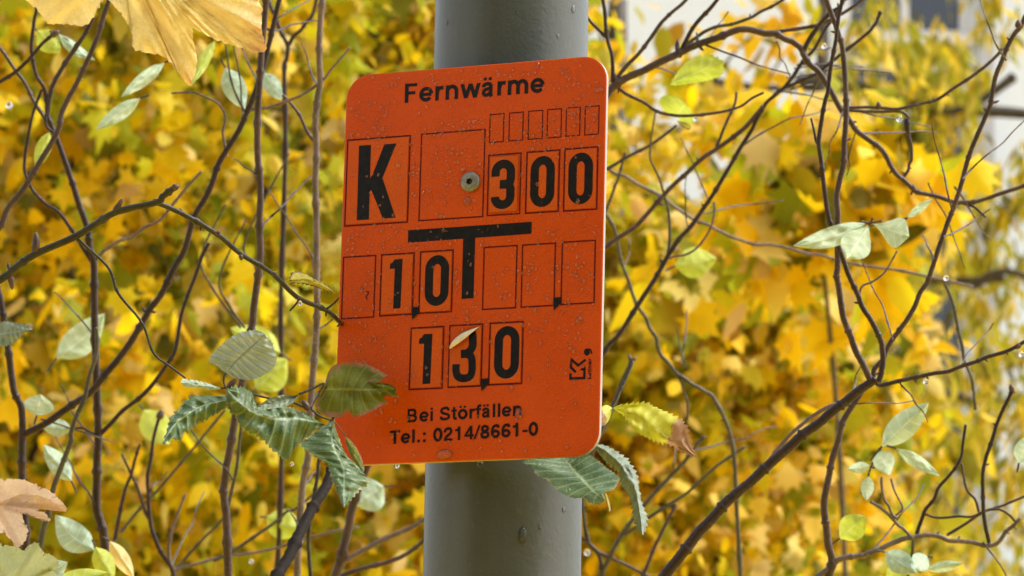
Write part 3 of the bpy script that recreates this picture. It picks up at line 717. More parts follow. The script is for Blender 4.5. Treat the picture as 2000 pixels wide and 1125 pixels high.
def oval(base, tip, wd, bulge=.5, asym=0, k=6, bend=0):
    "a simple leaf outline between two photo points"
    b, t = np.array(base, float), np.array(tip, float); ax_ = t - b; nrm = np.array((-ax_[1], ax_[0])); nrm /= np.linalg.norm(nrm)
    L_ = np.linalg.norm(ax_)
    prof = lambda s: math.sin(math.pi * s ** (math.log(.5) / math.log(bulge))) ** .85
    bd = lambda s: nrm * bend * L_ * math.sin(math.pi * s)
    l = [tuple(b + ax_ * s + bd(s) + nrm * wd / 2 * prof(s) * (1 + asym)) for s in np.linspace(0, 1, k)[1:-1]]
    r = [tuple(b + ax_ * s + bd(s) - nrm * wd / 2 * prof(s) * (1 - asym)) for s in np.linspace(1, 0, k)[1:-1]]
    return [tuple(b)] + l + [tuple(t)] + r, k - 1, [tuple(b + ax_ * .5 + bd(.5))]
def sleaf(parent, base, tip, wd, m, d, d1=None, bulge=.45, asym=0, bend=0, stalk=None, label=None, **kw):
    out, ti, mid = oval(base, tip, wd, bulge, asym, bend=bend)
    kw = {**dict(fold=random.uniform(.05, .3), ribs=.010, nr=6, skew=.5, rows=26, cols=5, wave=.07, curl=random.uniform(-.15, .15)), **kw}; bend += random.uniform(-.05, .05)
    o = leaf(parent, out, ti, m, d, d1, mid, label=label, **kw)
    if stalk is None: stalk = (base[0] - (tip[0] - base[0]) * .22 + random.uniform(-4, 4), base[1] - (tip[1] - base[1]) * .22 + random.uniform(0, 9))
    if stalk:
        V = []; Fc = []; pts = path([stalk, base], stalk[2] if len(stalk) > 2 else d, d, 3); tube(V, Fc, pts, [2.2 / F * d] * len(pts), 5)
        mesh('stalk', V, Fc, mat_bark_olive, o)
    return o

Z6 = lambda pts: [(300 + x / 2.812, 600 + y / 2.812) for x, y in pts]
Z7 = lambda pts: [(1000 + x / 3.31, 740 + y / 3.31) for x, y in pts]
Z4 = lambda pts: [(x / 3.571, y / 3.571) for x, y in pts]
Z5 = lambda pts: [(x / 3.024, 300 + y / 3.024) for x, y in pts]
Z8 = lambda pts: [(x / 3.0, 750 + y / 3.0) for x, y in pts]
R1 = lambda pts: [(1150 + x / 2.813, y / 2.813) for x, y in pts]
R2 = lambda pts: [(1550 + x / 2.813, y / 2.813) for x, y in pts]
R3 = lambda pts: [(1150 + x / 2.813, 380 + y / 2.813) for x, y in pts]
R4 = lambda pts: [(1550 + x / 2.813, 380 + y / 2.813) for x, y in pts]
R5 = lambda pts: [(1150 + x / 2.922, 740 + y / 2.922) for x, y in pts]
R6 = lambda pts: [(1550 + x / 2.922, 740 + y / 2.922) for x, y in pts]
def at(px, d): return P(px[0], px[1], d)
def bud(parent, px, tip, d, wd, m=mat_bud):
    V = []; Fc = []; pts = path([px, ((px[0] * .6 + tip[0] * .4), (px[1] * .6 + tip[1] * .4)), tip], d, d, 3); n = len(pts)
    tube(V, Fc, pts, [wd / F * d * (.35 + .65 * math.sin(math.pi * min(1, .15 + .85 * k / (n - 1)))) * (1 if k < n - 1 else .2) * .5 for k in range(n)], 7); return mesh('bud', V, Fc, m, parent)

# ---- the sharp hornbeam branch at the left, with its leaves by the sign
D0 = 1.72
hb = empty('hornbeam_branch', at((-420, 1300), 1.9), 'sharp dark arching branch reaching the left edge of the sign with serrated leaves', 'branch')
stem('branch', hb, [(-420, 1300, 1.9), (-300, 820, 1.8), (-120, 612), (0, 546), (33, 522), (69, 495), (145, 465), (185, 439), (228, 416), (304, 393), (317, 383), (344, 364)], D0, 19, 15, mat_bark_front, ground=(-.1, .1), buds=2)
b2 = stem('side_branch', hb, [(300, 393, 1.72), (350, 414), (423, 459), (470, 498), (529, 535), (579, 578), (635, 604), (658, 624), (690, 660, 1.815), (688, 730, 1.82), (672, 790, 1.80)], D0, 13, 10, mat_bark_front, d1=1.80, buds=5)
stem('twig', hb, [(150, 466), (175, 488), (212, 525), (233, 575), (275, 630), (300, 690), (330, 715), (362, 738)], D0, 8, 5, mat_bark_front, buds=4)
stem('twig', hb, [(586, 583), (577, 595), (566, 607)], D0 + .03, 6, 4, mat_bark_front)
stem('twig', hb, [(636, 604), (648, 596), (662, 582)], 1.76, 6, 4, mat_bark_front)
bud(hb, (69, 494), (71, 453), D0, 17); bud(hb, (222, 418), (240, 387), D0, 13); bud(hb, (336, 370), (350, 362), D0, 14); bud(hb, (20, 540), (24, 566), D0, 12)
for p, q in (((349, 414), (356, 408)), ((423, 458), (430, 451)), ((470, 498), (472, 509)), ((532, 536), (540, 532))): bud(hb, p, q, D0 + .01, 9)
leaf(hb, [(656, 575), (640, 558), (615, 545), (590, 532), (572, 532), (566, 546), (576, 552), (600, 556), (620, 562), (636, 568)], 5, lm_dry, 1.76, 1.73, mid=[(610, 548)], teeth=11, tamp=.035, nr=8, ribs=.02, fold=.1, wave=.05, label='small shrivelled yellow green leaf')
# leaf group in front of the lower left corner of the sign
stem('twig', hb, [(676, 792, 1.805), (650, 770, 1.785), (636, 752, 1.77), (625, 765, 1.745), (614, 786, 1.715), (608, 796, 1.70)], 1.765, 7, 6, mat_bark_front, d1=1.70)
stem('twig', hb, Z6([(865, 560), (900, 590), (940, 610), (985, 625)]), 1.70, 5, 4, mat_bark_front)
stem('leaf_stalk', hb, Z6([(905, 470), (930, 412), (870, 440), (800, 478)]), 1.715, 4, 7, mat_bark_olive)
stem('twig', hb, Z6([(850, 560), (760, 520), (640, 495), (540, 480), (470, 455), (410, 445), (370, 445)]), 1.70, 6, 4, mat_bark_front, d1=1.69)
bud(hb, *Z6([(850, 560), (815, 510)]), 1.695, 15); bud(hb, *Z6([(405, 450), (455, 390)]), 1.685, 13)
leaf(hb, Z6([(398, 365), (340, 318), (302, 300), (325, 250), (385, 195), (450, 152), (520, 130), (575, 130), (612, 150), (650, 200), (674, 290), (652, 340), (600, 376), (530, 402), (450, 388)]), 8, lm_under, 1.69, 1.675, mid=Z6([(450, 300), (530, 225)]), teeth=24, tamp=.022, ribs=.02, fold=.04, nr=10, label='rounded grey green leaf seen from its underside with clear ribs')
stem('leaf_stalk', hb, Z6([(398, 362), (385, 385), (382, 412), (395, 440)]), 1.69, 4, 4, mat_bark_olive)
leaf(hb, Z6([(560, 478), (450, 483), (320, 486), (215, 487), (190, 500), (140, 560), (95, 610), (52, 752), (100, 722), (150, 728), (165, 690), (210, 672), (230, 640), (300, 610), (420, 545)]), 7, lm_green, 1.69, 1.66, mid=Z6([(400, 510), (250, 550), (110, 650)]), teeth=18, tamp=.03, ribs=.022, fold=.10, nr=10, skew=.45, label='folded dark green leaf pointing left')
leaf(hb, Z6([(940, 645), (840, 590), (740, 548), (640, 555), (570, 545), (540, 470), (470, 440), (402, 452), (408, 545), (452, 605), (495, 668), (560, 700), (640, 765), (735, 840), (770, 785), (860, 700)]), 7, lm_green, 1.70, 1.66, mid=Z6([(800, 610), (650, 610), (520, 560)]), teeth=26, tamp=.03, ribs=.020, fold=.12, nr=12, wave=.05, label='large wet dark green leaf with a bluish sheen')
leaf(hb, Z6([(800, 478), (770, 485), (720, 480), (640, 500), (590, 530), (568, 548), (585, 562), (640, 558), (710, 548), (765, 525)]), 5, lm_grey, 1.685, 1.67, mid=Z6([(700, 515)]), ribs=.015, fold=-.15, nr=8, label='pale curled leaf')
leaf(hb, Z6([(935, 455), (945, 400), (965, 345), (1000, 315), (1080, 303), (1150, 310), (1220, 338), (1262, 362), (1282, 376), (1225, 388), (1172, 406), (1225, 410), (1290, 420), (1332, 448), (1332, 478), (1350, 496), (1270, 490), (1255, 520), (1290, 527), (1250, 542), (1195, 572), (1110, 604), (1062, 572), (1030, 602), (962, 600), (905, 570), (895, 520)]), 13, lm_olive, 1.752, 1.750, mid=Z6([(1000, 450), (1180, 452)]), ribs=.012, fold=.05, nr=8, teeth=22, tamp=.014, wave=.05, rows=90, cols=10, label='olive green leaf with a browned ragged edge lying over the sign')
leaf(hb, Z6([(985, 625), (940, 645), (880, 690), (810, 742), (835, 790), (900, 825), (960, 860), (965, 905), (1000, 990), (1025, 1050), (1045, 1102), (1085, 1050), (1130, 1005), (1182, 955), (1110, 860), (1048, 800), (1020, 720)]), 10, lm_green, 1.69, 1.66, mid=Z6([(985, 750), (1040, 880), (1045, 1000)]), teeth=22, tamp=.03, ribs=.026, fold=.12, nr=10, skew=.2, label='drooping ribbed green leaf below the sign edge')
leaf(hb, Z6([(1050, 705), (1062, 770), (1100, 850), (1150, 910), (1158, 885), (1130, 800), (1090, 740)]), 3, lm_olive, 1.70, 1.69, ribs=.01, fold=.1, nr=6, rows=24, cols=4, label='narrow leaf seen edge on')
stem('leaf_stalk', hb, Z6([(985, 625), (1015, 655), (1050, 705)]), 1.70, 3, 3, mat_bark_olive)
leaf(hb, Z6([(372, 447), (320, 425), (240, 405), (165, 395), (150, 415), (185, 440), (260, 440), (320, 455)]), 4, lm_mint, 1.695, 1.68, ribs=.03, fold=.1, nr=8, rows=30, teeth=10, tamp=.03, label='small pale folded leaf')
V = []; Fc = []
hang(570, 906, 1.68, 5.5, 'bright water drop under the large wet dark green leaf'); hang(586, 592, 1.74, 6, 'bright water drop in the fork of the sharp left branch'); hang(775, 909, 1.765, 7, 'bright water drop hanging below the lower left edge of the sign')
hang(938, 906, 1.763, 8, 'clear water drop hanging from the lower sign edge before the pole')

# ---- right-hand leaves behind the sign
rb_ = empty('hornbeam_twig', at((1120, 830), 1.80), 'leafy hornbeam twig coming out behind the lower right corner of the sign', 'branch')
stem('twig', rb_, [(1060, 1180, 2.2), (1090, 1000, 2.0), (1110, 920, 1.86), (1140, 880), (1158, 866), (1172, 842), (1182, 818), (1200, 790), (1222, 742), (1236, 706)], 1.79, 9, 7, mat_bark_olive, d1=1.84, ground=(.05, .3))
stem('twig', rb_, [(1158, 866), (1146, 880), (1110, 884), (1100, 890)], 1.775, 5, 4, mat_bark_olive)
leaf(rb_, Z7([(330, 500), (240, 508), (130, 518), (65, 535), (130, 575), (160, 620), (230, 655), (270, 695), (330, 742), (400, 770), (455, 768), (490, 800), (560, 812), (600, 780), (592, 732), (645, 712), (690, 640), (610, 575), (540, 515), (470, 475), (430, 490)]), 13, lm_green, 1.755, 1.70, mid=Z7([(420, 610), (530, 730)]), teeth=26, tamp=.03, ribs=.020, fold=.08, nr=11, skew=.45, rows=80, label='ribbed green leaf in front of the pole')
leaf(rb_, Z7([(560, 650), (552, 690), (580, 720), (630, 725), (672, 700), (695, 640), (650, 650), (610, 632)]), 5, lm_mint, 1.735, 1.72, ribs=.01, fold=.1, nr=5, rows=20, label='pale turned up leaf end')
leaf(rb_, Z7([(520, 418), (610, 432), (700, 488), (765, 545), (808, 625), (818, 705), (840, 800), (872, 905), (846, 1012), (812, 968), (782, 880), (762, 760), (705, 680), (680, 592), (615, 545), (560, 482)]), 8, lm_grey, 1.76, 1.72, mid=Z7([(660, 510), (770, 650), (820, 820)]), teeth=22, tamp=.03, ribs=.02, fold=.18, nr=12, skew=.25, label='long hanging grey green leaf')
leaf(rb_, Z7([(650, 188), (700, 165), (780, 158), (860, 155), (970, 200), (1060, 248), (1130, 300), (1142, 380), (1190, 503), (1105, 472), (1000, 422), (900, 392), (795, 335), (740, 262), (690, 215)]), 8, lm_yellow, 1.80, 1.77, mid=Z7([(800, 235), (960, 335), (1090, 430)]), teeth=22, tamp=.036, ribs=.015, fold=.06, nr=11, skew=.45, wave=.09, label='yellow leaf with a brown withered tip')
leaf(rb_, Z7([(648, 188), (615, 168), (575, 185), (565, 218), (570, 262), (575, 305), (615, 285), (640, 235)]), 4, lm_yellow, 1.80, 1.79, ribs=.01, rows=24, nr=6, teeth=8, tamp=.04, label='small bright yellow leaf at the sign edge')
leaf(rb_, Z7([(600, 735), (603, 780), (630, 860), (640, 840), (620, 760)]), 2, lm_dry, 1.73, 1.72, rows=14, cols=3, ribs=.005)

# ---- single large leaves close to the camera
def lobed(name, label, centre, outline, m, d, sag, stalk, rings=9, veins=5, tilt=(0, 0), tipdir=None, parent=None):
    "a palmate leaf blade: outline star-shaped about centre (photo pixels)"
    o_ = resample(cr(outline + [outline[0]], 4), 361)[:-1]; n = len(o_); c = np.array(centre, float)
    rad = np.hypot(*(o_ - c).T); rm = rad.max(); ang = np.arctan2(*(o_ - c).T[::-1])
    pk = [k for k in range(n) if rad[k] == max(rad[(k + j) % n] for j in range(-18, 19))]
    V = [P(c[0], c[1], d)]; UV = [(0, 0)]; rj = np.random.default_rng(3)
    for r_ in range(1, rings + 1):
        f = r_ / rings
        for k in range(n):
            p = c + (o_[k] - c) * f + (rj.normal(size=2) * 1.4 if r_ == rings else 0); q = (p - c) / rm
            near = min((abs((ang[k] - ang[j] + math.pi) % (2 * math.pi) - math.pi) for j in pk), default=1)
            perp = min(near, 1.2) * f * rad[k] / rm
            dz = sag * (q @ q) * .5 + tilt[0] * q[0] + tilt[1] * q[1] + .02 * math.sin(7 * q[0] + 5 * q[1]) - .05 * math.exp(-(perp / .04) ** 2) * .07 + .035 * math.sin(p[0] * .05) * math.sin(p[1] * .06) + .02 * math.sin(p[0] * .13 + p[1] * .05) * math.sin(p[1] * .11)
            V.append(P(p[0], p[1], d + dz * rm / F * d)); UV.append((f * rad[k] / rm, min(1, perp * 14)))
    Fc = [(0, 1 + k, 1 + (k + 1) % n) for k in range(n)]
    for r_ in range(rings - 1):
        b = 1 + r_ * n
        for k in range(n): Fc.append((b + k, b + n + k, b + n + (k + 1) % n, b + (k + 1) % n))
    e = empty(name, V[0], label, 'leaf')
    mesh('blade', V, Fc, m, e, uv=UV)
    V2 = []; F2 = []; pts = path([(c[0], c[1])] + stalk, d, d + .03, 6); tube(V2, F2, pts, [3.5 / F * d] * len(pts), 6); mesh('stalk', V2, F2, mat_bark_olive, e)
    return e
lobed('maple_leaf', 'large pale yellow maple leaf with a brown tip hanging in at the top', (236, -110), [(45, 0), (67, 11), (92, 45), (118, 46), (165, 50), (185, 31), (202, 0), (212, 2), (243, 36), (258, 67), (266, 98), (322, 112), (358, 157), (373, 166), (381, 140), (384, 106), (375, 56), (400, 67), (437, 84), (476, 95), (518, 101), (510, 56), (512, 20), (500, -30), (520, -110), (430, -140), (415, -280), (330, -230), (236, -340), (150, -235), (60, -280), (40, -150), (-50, -120), (10, -60)],
      mm_yellow, 1.60, .35, [(300, -260), (380, -420, 1.62), (420, -620, 1.66)], tilt=(.05, -.1))
lobed('maple_leaf', 'pinkish tan maple leaf hanging at the lower left edge', (-10, 985), [(0, 936), (40, 936), (62, 944), (97, 960), (120, 978), (132, 992), (126, 1000), (108, 984), (78, 968), (38, 966), (40, 975), (60, 984), (80, 998), (99, 1016), (78, 1014), (52, 1004), (44, 1008), (54, 1040), (37, 1070), (18, 1052), (0, 1040), (-50, 1085), (-60, 1030), (-120, 1010), (-90, 975), (-110, 925), (-50, 935)],
      mm_pink, 1.66, .3, [(-60, 900), (-130, 800, 1.68), (-160, 640, 1.70)], tilt=(0, .15))
lobed('maple_leaf', 'jagged pale green maple leaf in the bottom left corner', (20, 1150), [(0, 1062), (18, 1066), (33, 1068), (46, 1076), (58, 1066), (72, 1060), (84, 1076), (100, 1084), (116, 1100), (110, 1112), (96, 1110), (140, 1150), (100, 1180), (80, 1230), (20, 1220), (-50, 1240), (-70, 1150), (-40, 1070)],
      mm_grey, 1.64, .3, [(-60, 1120), (-130, 1060, 1.66), (-160, 640, 1.70)], tilt=(.1, .3))

# ================================================================== shrub stems, left
GL = 'thin bare shrub stems around the sign'
def shrub(label, px, d, cat='shrub', name='shrub', group=None):
    b = at(px, d); return empty(name, (b.x, b.y, 0), label, cat, group)
dB = 2.35
sB = shrub('plum brown forked stem second from the left edge with twigs crossing it', (215, 1125), dB)
stem('stem', sB, [(215, 1140), (207, 1090), (197, 1033), (190, 990), (188, 937), (191, 890), (192, 850), (190, 777), (186, 664), (185, 565), (181, 515), (173, 480), (169, 445), (155, 396), (140, 350), (122, 305), (109, 269), (97, 235), (93, 215), (105, 165), (130, 120), (150, 90), (172, 60), (182, 30)], dB, 22, 9, mat_bark_red, ground=(.05, .05))
stem('twig', sB, [(109, 269), (95, 232), (90, 200), (84, 172), (70, 145), (62, 110), (62, 85), (68, 40), (72, 14), (60, -40)], dB, 10, 8, mat_bark_red)
stem('twig', sB, [(109, 269), (85, 228), (65, 195), (47, 165), (30, 135), (0, 93), (-60, 20)], dB + .02, 10, 8, mat_bark_plum)
stem('twig', sB, [(181, 515), (169, 498), (142, 455), (122, 422), (105, 408), (89, 399), (63, 373), (50, 345), (47, 330), (50, 300), (53, 280), (62, 224), (81, 176)], dB, 9, 7, mat_bark_red)
stem('twig', sB, [(183, 512), (195, 498), (203, 490), (212, 482), (235, 470), (258, 462), (285, 445), (311, 432), (325, 415), (337, 402), (365, 370), (393, 335)], dB, 9, 7, mat_bark_grey, buds=2)
stem('twig', sB, [(194, 850), (215, 828), (240, 805), (275, 775), (300, 750), (325, 715), (342, 690), (346, 660), (354, 617), (365, 580), (377, 551), (388, 520), (397, 498), (408, 475)], dB, 11, 8, mat_bark_red)
stem('twig', sB, [(190, 852), (177, 845), (160, 838), (140, 838)], dB, 9, 6, mat_bark_plum)
sleaf(sB, (140, 838), (80, 832), 34, lm_mint, dB, stalk=(150, 838), label='pale leaf'); sleaf(sB, (96, 258), (70, 330), 30, lm_lime, dB + .1, label='lime leaf')
sleaf(sB, (72, 60), (118, 104), 44, lm_lime, dB + .05); sleaf(sB, (112, 66), (186, 118), 22, lm_mint, dB + .05, bend=.05)
sP = shrub('pale purple brown stem slanting across the upper left corner', (-120, 900), 2.25)
stem('stem', sP, [(-120, 800), (-60, 580), (-25, 480), (0, 440), (18, 405), (40, 375), (62, 340), (80, 310), (98, 283), (115, 250), (122, 220), (135, 190), (147, 165), (160, 140), (178, 100), (190, 65), (203, 30), (214, -10), (230, -80)], 2.25, 15, 11, mat_bark_plum, ground=(-.1, 0))
stem('twig', sP, [(110, 262), (88, 240), (95, 200), (110, 160), (128, 128), (150, 90), (172, 62)], 2.27, 7, 5, mat_bark_red)
sU = shrub('short dark stem leaning through the top left corner', (-100, 300), 2.3)
stem('stem', sU, [(-130, 260), (-60, 195), (0, 157), (30, 140), (60, 110), (84, 86), (103, 68)], 2.3, 10, 8, mat_bark_red, ground=(-.2, .05))
bud(sU, (100, 70), (116, 60), 2.3, 14)
dD = 2.3
sD = shrub('dark stem at the left edge with a long diagonal branch rising to the top', (50, 1125), dD)
stem('stem', sD, [(50, 1150), (50, 1050), (46, 980), (45, 950), (43, 917), (44, 870), (43, 847), (40, 800), (32, 770), (25, 750), (18, 690), (8, 630), (2, 590), (-20, 500), (-40, 380)], dD, 20, 14, mat_bark_red, ground=(0, .05))
stem('branch', sD, [(44, 850), (57, 843), (78, 832), (100, 820), (140, 793), (177, 767), (205, 735), (230, 700), (256, 663), (280, 625), (297, 600), (310, 580), (330, 545), (345, 515), (353, 503), (362, 480), (375, 435), (388, 412), (400, 390), (416, 355), (430, 320), (455, 275), (470, 245), (484, 218), (496, 190), (508, 145), (522, 95), (535, 45), (548, -10), (565, -90)], dD, 17, 12, mat_bark_red, buds=3)
stem('twig', sD, [(484, 218), (500, 213), (520, 209), (555, 199), (590, 183), (619, 165), (636, 150), (648, 136), (664, 115), (683, 93)], dD, 9, 5, mat_bark_grey, buds=2)
stem('twig', sD, [(480, 222), (460, 185), (450, 150), (445, 115), (440, 85)], dD, 6, 4, mat_bark_olive)
stem('twig', sD, [(443, 305), (436, 260), (438, 228), (425, 205), (400, 188), (375, 180), (335, 182)], dD + .02, 7, 5, mat_bark_grey)
for b_1, t_1, wd, mm, kw in (((322, 122), (236, 190), 26, lm_pale, {}), ((274, 192), (186, 254), 30, lm_pale, {}), ((420, 78), (372, 168), 22, lm_lime, {}), ((440, 132), (478, 214), 46, lm_mint, {}), ((516, 142), (550, 196), 34, lm_mint, {})):
    sleaf(sD, b_1, t_1, wd, mm, dD + .04, dD + .02, **kw)
sE = shrub('olive stem between the two forked stems at lower left', (80, 1125), 2.2)
stem('stem', sE, [(76, 1085), (80, 1062), (86, 1030), (92, 1005), (103, 953), (116, 920), (130, 893), (137, 860), (140, 843), (150, 810), (163, 783), (170, 760), (176, 735), (186, 690), (188, 640)], 2.2, 15, 9, mat_bark_olive, ground=(0, .05))
sleaf(sE, (184, 1075), (108, 1006), 58, lm_mint, 2.2, 2.22, bend=-.08); sleaf(sE, (186, 1068), (222, 1135), 42, lm_lime, 2.18, fold=.3); sleaf(sE, (214, 1056), (262, 1130), 32, lm_cream, 2.2); sleaf(sE, (140, 940), (84, 868), 40, lm_mint, 2.26)
sleaf(sE, (40, 1150), (132, 1098), 64, lm_mint, 1.9, name='leaf'); sleaf(sE, (95, 1150), (212, 1118), 46, lm_lime, 1.95, fold=.3); sleaf(sE, (72, 812), (80, 770), 60, lm_pale, 2.3)
sF = shrub('tall greyish plum stem standing left of the sign behind the round leaf', (445, 1125), 2.2)
stem('stem', sF, [(446, 1150), (445, 1117), (442, 1017), (437, 967), (438, 937), (442, 910), (447, 883), (460, 823), (465, 790), (470, 750), (480, 690), (492, 640), (497, 600), (501, 564), (508, 500), (509, 442), (507, 370), (505, 300), (505, 230), (508, 150), (511, 100), (515, 40), (518, -20), (522, -100)], 2.2, 19, 15, mat_bark_plum, ground=(.03, .08))
stem('twig', sF, [(445, 990), (452, 960), (460, 915), (468, 870), (470, 820), (468, 780)], 2.24, 9, 7, mat_bark_olive)
sG = shrub('straight grey brown stem passing behind the left edge of the sign', (582, 1125), 2.3)
stem('stem', sG, [(580, 1150), (582, 1100), (585, 1040), (587, 997), (594, 940), (600, 890), (608, 800), (613, 720), (616, 660), (618, 600), (619, 531), (617, 432), (616, 360), (617, 300), (616, 240), (620, 190), (623, 160), (622, 110), (625, 60), (628, 0), (634, -100)], 2.3, 17, 14, mat_bark_grey, ground=(0, .1))
stem('twig', sG, [(617, 280), (600, 255), (585, 225), (560, 190), (540, 175)], 2.34, 9, 6, mat_bark_plum)
sH = shrub('thick almost black stem leaning under the lower left corner of the sign', (520, 1160), 2.05)
stem('stem', sH, [(515, 1165), (543, 1120), (562, 1088), (583, 1040), (600, 1010), (617, 983), (632, 955), (645, 927), (668, 880), (700, 800), (740, 700), (800, 560), (860, 400), (900, 200), (910, 0), (912, -100)], 2.05, 28, 20, mat_bark_matt, ground=(-.05, .05), d1=2.5)
sH2 = shrub('thin dark stem just right of the straight stem at the bottom', (608, 1125), 2.25)
stem('stem', sH2, [(609, 1150), (608, 1120), (604, 1060), (605, 1010), (612, 960), (618, 930), (622, 900), (640, 840), (665, 780), (700, 690)], 2.25, 10, 8, mat_bark_front, ground=(0, .05))
dI = 2.55
sI = shrub('small forked thin shrub low between the left stems', (335, 1125), dI)
stem('stem', sI, [(340, 1150), (338, 1123), (333, 1107), (322, 1090), (310, 1070), (300, 1048), (293, 1027), (290, 1000), (288, 967), (290, 930), (293, 893), (300, 855), (310, 817)], dI, 12, 8, mat_bark_red, ground=(0, .05))
stem('twig', sI, [(290, 1013), (285, 998), (280, 983), (268, 950), (257, 927), (247, 905), (238, 887)], dI, 9, 6, mat_bark_plum)
stem('twig', sI, [(224, 1056), (232, 1000), (243, 957), (256, 925), (264, 895), (273, 868)], dI, 10, 6, mat_bark_red)
stem('twig', sI, [(338, 1120), (330, 1080), (335, 1040), (350, 1000), (362, 965)], dI, 9, 6, mat_bark_grey)
stem('twig', sI, [(338, 1117), (365, 1108), (393, 1100), (417, 1092), (450, 1085), (500, 1080), (563, 1063), (640, 1040), (700, 1030)], dI + .1, 8, 6, mat_bark_grey)
stem('twig', sI, [(417, 1095), (453, 1080), (500, 1045), (540, 1017), (560, 1000), (580, 990), (640, 940)], dI + .1, 9, 6, mat_bark_olive)
stem('twig', sI, [(236, 1040), (270, 1000), (305, 960), (340, 920), (380, 870), (440, 800)], dI + .15, 8, 6, mat_bark_olive)
stem('twig', sI, [(345, 1110), (390, 1060), (425, 1025), (440, 1005)], dI + .15, 8, 5, mat_bark_olive)
bud(sI, (310, 818), (318, 800), dI, 16)
sY = shrub('blurred dark Y shaped fork beside the stem at the top', (555, 1125), 2.9)
stem('stem', sY, [(540, 1160), (550, 900), (548, 600), (556, 300), (557, 141), (560, 115), (564, 88), (548, 60), (536, 35), (525, 0), (520, -60)], 2.9, 12, 9, mat_bark_red, ground=(0, .1))
stem('twig', sY, [(564, 88), (575, 73), (587, 59), (600, 42), (608, 27), (622, -20)], 2.9, 10, 8, mat_bark_red)
sleaf(sY, (500, 760), (560, 700), 70, lm_lime, 2.8); sleaf(sY, (548, 690), (450, 640), 60, lm_lime, 2.85); sleaf(sY, (280, 800), (330, 870), 60, lm_lime, 2.8, 2.75); sleaf(sY, (520, 1010), (590, 1040), 60, lm_lime, 2.9)
sleaf(sY, (110, 700), (205, 612), 60, lm_pale, 2.6, bend=.05); sleaf(sY, (750, 950), (690, 985), 70, lm_mint, 2.7)
sK = shrub('slender plum stem rising behind the pole and lower sign edge', (660, 1150), 2.5)
stem('stem', sK, [(640, 1170), (662, 1110), (680, 1040), (690, 985), (720, 900), (760, 800), (800, 640)], 2.5, 22, 16, mat_bark_plum, ground=(0, .1))
stem('twig', sK, [(668, 1100), (700, 1080), (750, 1055), (800, 1030), (840, 1008), (900, 960)], 2.5, 14, 10, mat_bark_grey)
stem('twig', sK, [(655, 1130), (700, 1115), (760, 1095), (800, 1075), (840, 1045), (900, 1000)], 2.55, 12, 9, mat_bark_plum)
for k_, (a_, b_5) in enumerate((((395, 500), (440, 400)), ((430, 540), (480, 430)), ((480, 470), (565, 300)))):
    stem('twig', sF, [(470 + k_ * 8, 640), (a_[0] + 20, a_[1] + 60), a_, b_5], 2.6, 6, 4, mat_bark_olive)
sl = shrub('grey green serrated leaf on a thin twig at the left edge', (-60, 900), 2.0, 'twig', 'leafy_twig')
stem('twig', sl, [(-60, 900), (-50, 760), (-30, 690), (0, 650)], 2.0, 7, 4, mat_bark_olive, ground=(-.1, .05))
leaf(sl, [(-20, 655), (0, 630), (25, 630), (50, 634), (63, 644), (45, 652), (30, 668), (0, 676)], 4, lm_grey, 2.0, 1.98, teeth=12, tamp=.03, ribs=.02, nr=9, fold=.1)

# ================================================================== shrub stems, right
dN = 2.3
sN = shrub('bare shrub with a long arching branch behind the upper right edge of the sign', (1060, 1125), dN)
stem('stem', sN, [(1040, 1180), (1050, 900), (1075, 600), (1110, 380), (1150, 245), (1185, 182), (1203, 163), (1225, 152), (1257, 139), (1290, 122), (1321, 107), (1345, 95), (1370, 84), (1405, 70), (1441, 59), (1465, 60), (1491, 64), (1515, 68), (1534, 75), (1550, 84), (1562, 94), (1570, 106), (1584, 124), (1600, 142), (1622, 178), (1642, 210), (1655, 232), (1671, 252), (1695, 272), (1717, 288), (1728, 303), (1738, 322), (1750, 340), (1763, 352), (1778, 365), (1792, 374), (1830, 385), (1863, 393), (1885, 396), (1905, 393), (1930, 387), (1959, 377), (2000, 361), (2060, 335)], dN, 20, 9, mat_bark_plum, n=5, buds=8)
NT_ = lambda px, w0, w1, m=mat_bark_red, dd=0, bu=0, nm='twig': stem(nm, sN, px, dN + dd, w0, w1, m, buds=bu)
NT_([(1196, 160), (1195, 130), (1193, 107), (1188, 80), (1184, 53), (1179, 20), (1177, -20), (1175, -80)], 10, 8)
NT_([(1203, 155), (1222, 130), (1246, 103), (1270, 75), (1292, 46), (1315, 22), (1338, 0), (1380, -50)], 10, 8, mat_bark_plum)
NT_([(1330, 100), (1338, 85), (1352, 60), (1367, 39), (1385, 18), (1402, 0), (1440, -50)], 11, 9, bu=1)
NT_([(1338, 88), (1356, 75), (1375, 62), (1399, 53), (1425, 48), (1445, 42), (1468, 32), (1488, 21), (1523, 0), (1590, -50)], 9, 7, mat_bark_olive, .02, 2)
NT_([(1203, 168), (1225, 182), (1257, 203), (1275, 212), (1292, 219), (1321, 224), (1360, 225), (1399, 222), (1420, 216), (1445, 206), (1470, 192), (1491, 181)], 9, 6, mat_bark_plum, 0, 2)
NT_([(1184, 72), (1178, 67), (1165, 55), (1150, 39), (1120, 0)], 9, 7)
NT_([(1642, 210), (1653, 211), (1690, 209), (1721, 210), (1750, 211), (1778, 209), (1805, 203), (1831, 192), (1860, 174), (1891, 153), (1915, 134), (1937, 117), (1950, 105), (1957, 95)], 8, 8, mat_bark_plum, 0, 3)
NT_([(1648, 214), (1667, 217), (1710, 219), (1756, 219), (1770, 226), (1772, 245), (1774, 263), (1778, 285), (1779, 309), (1777, 322), (1774, 331), (1767, 342), (1760, 350)], 8, 7, mat_bark_plum, .01, 2)
NT_([(1870, 395), (1891, 401), (1905, 408), (1925, 424)], 7, 6)
NT_([(1570, 100), (1580, 75), (1603, 46), (1625, 25), (1646, 7), (1660, -40)], 13, 9, bu=2)
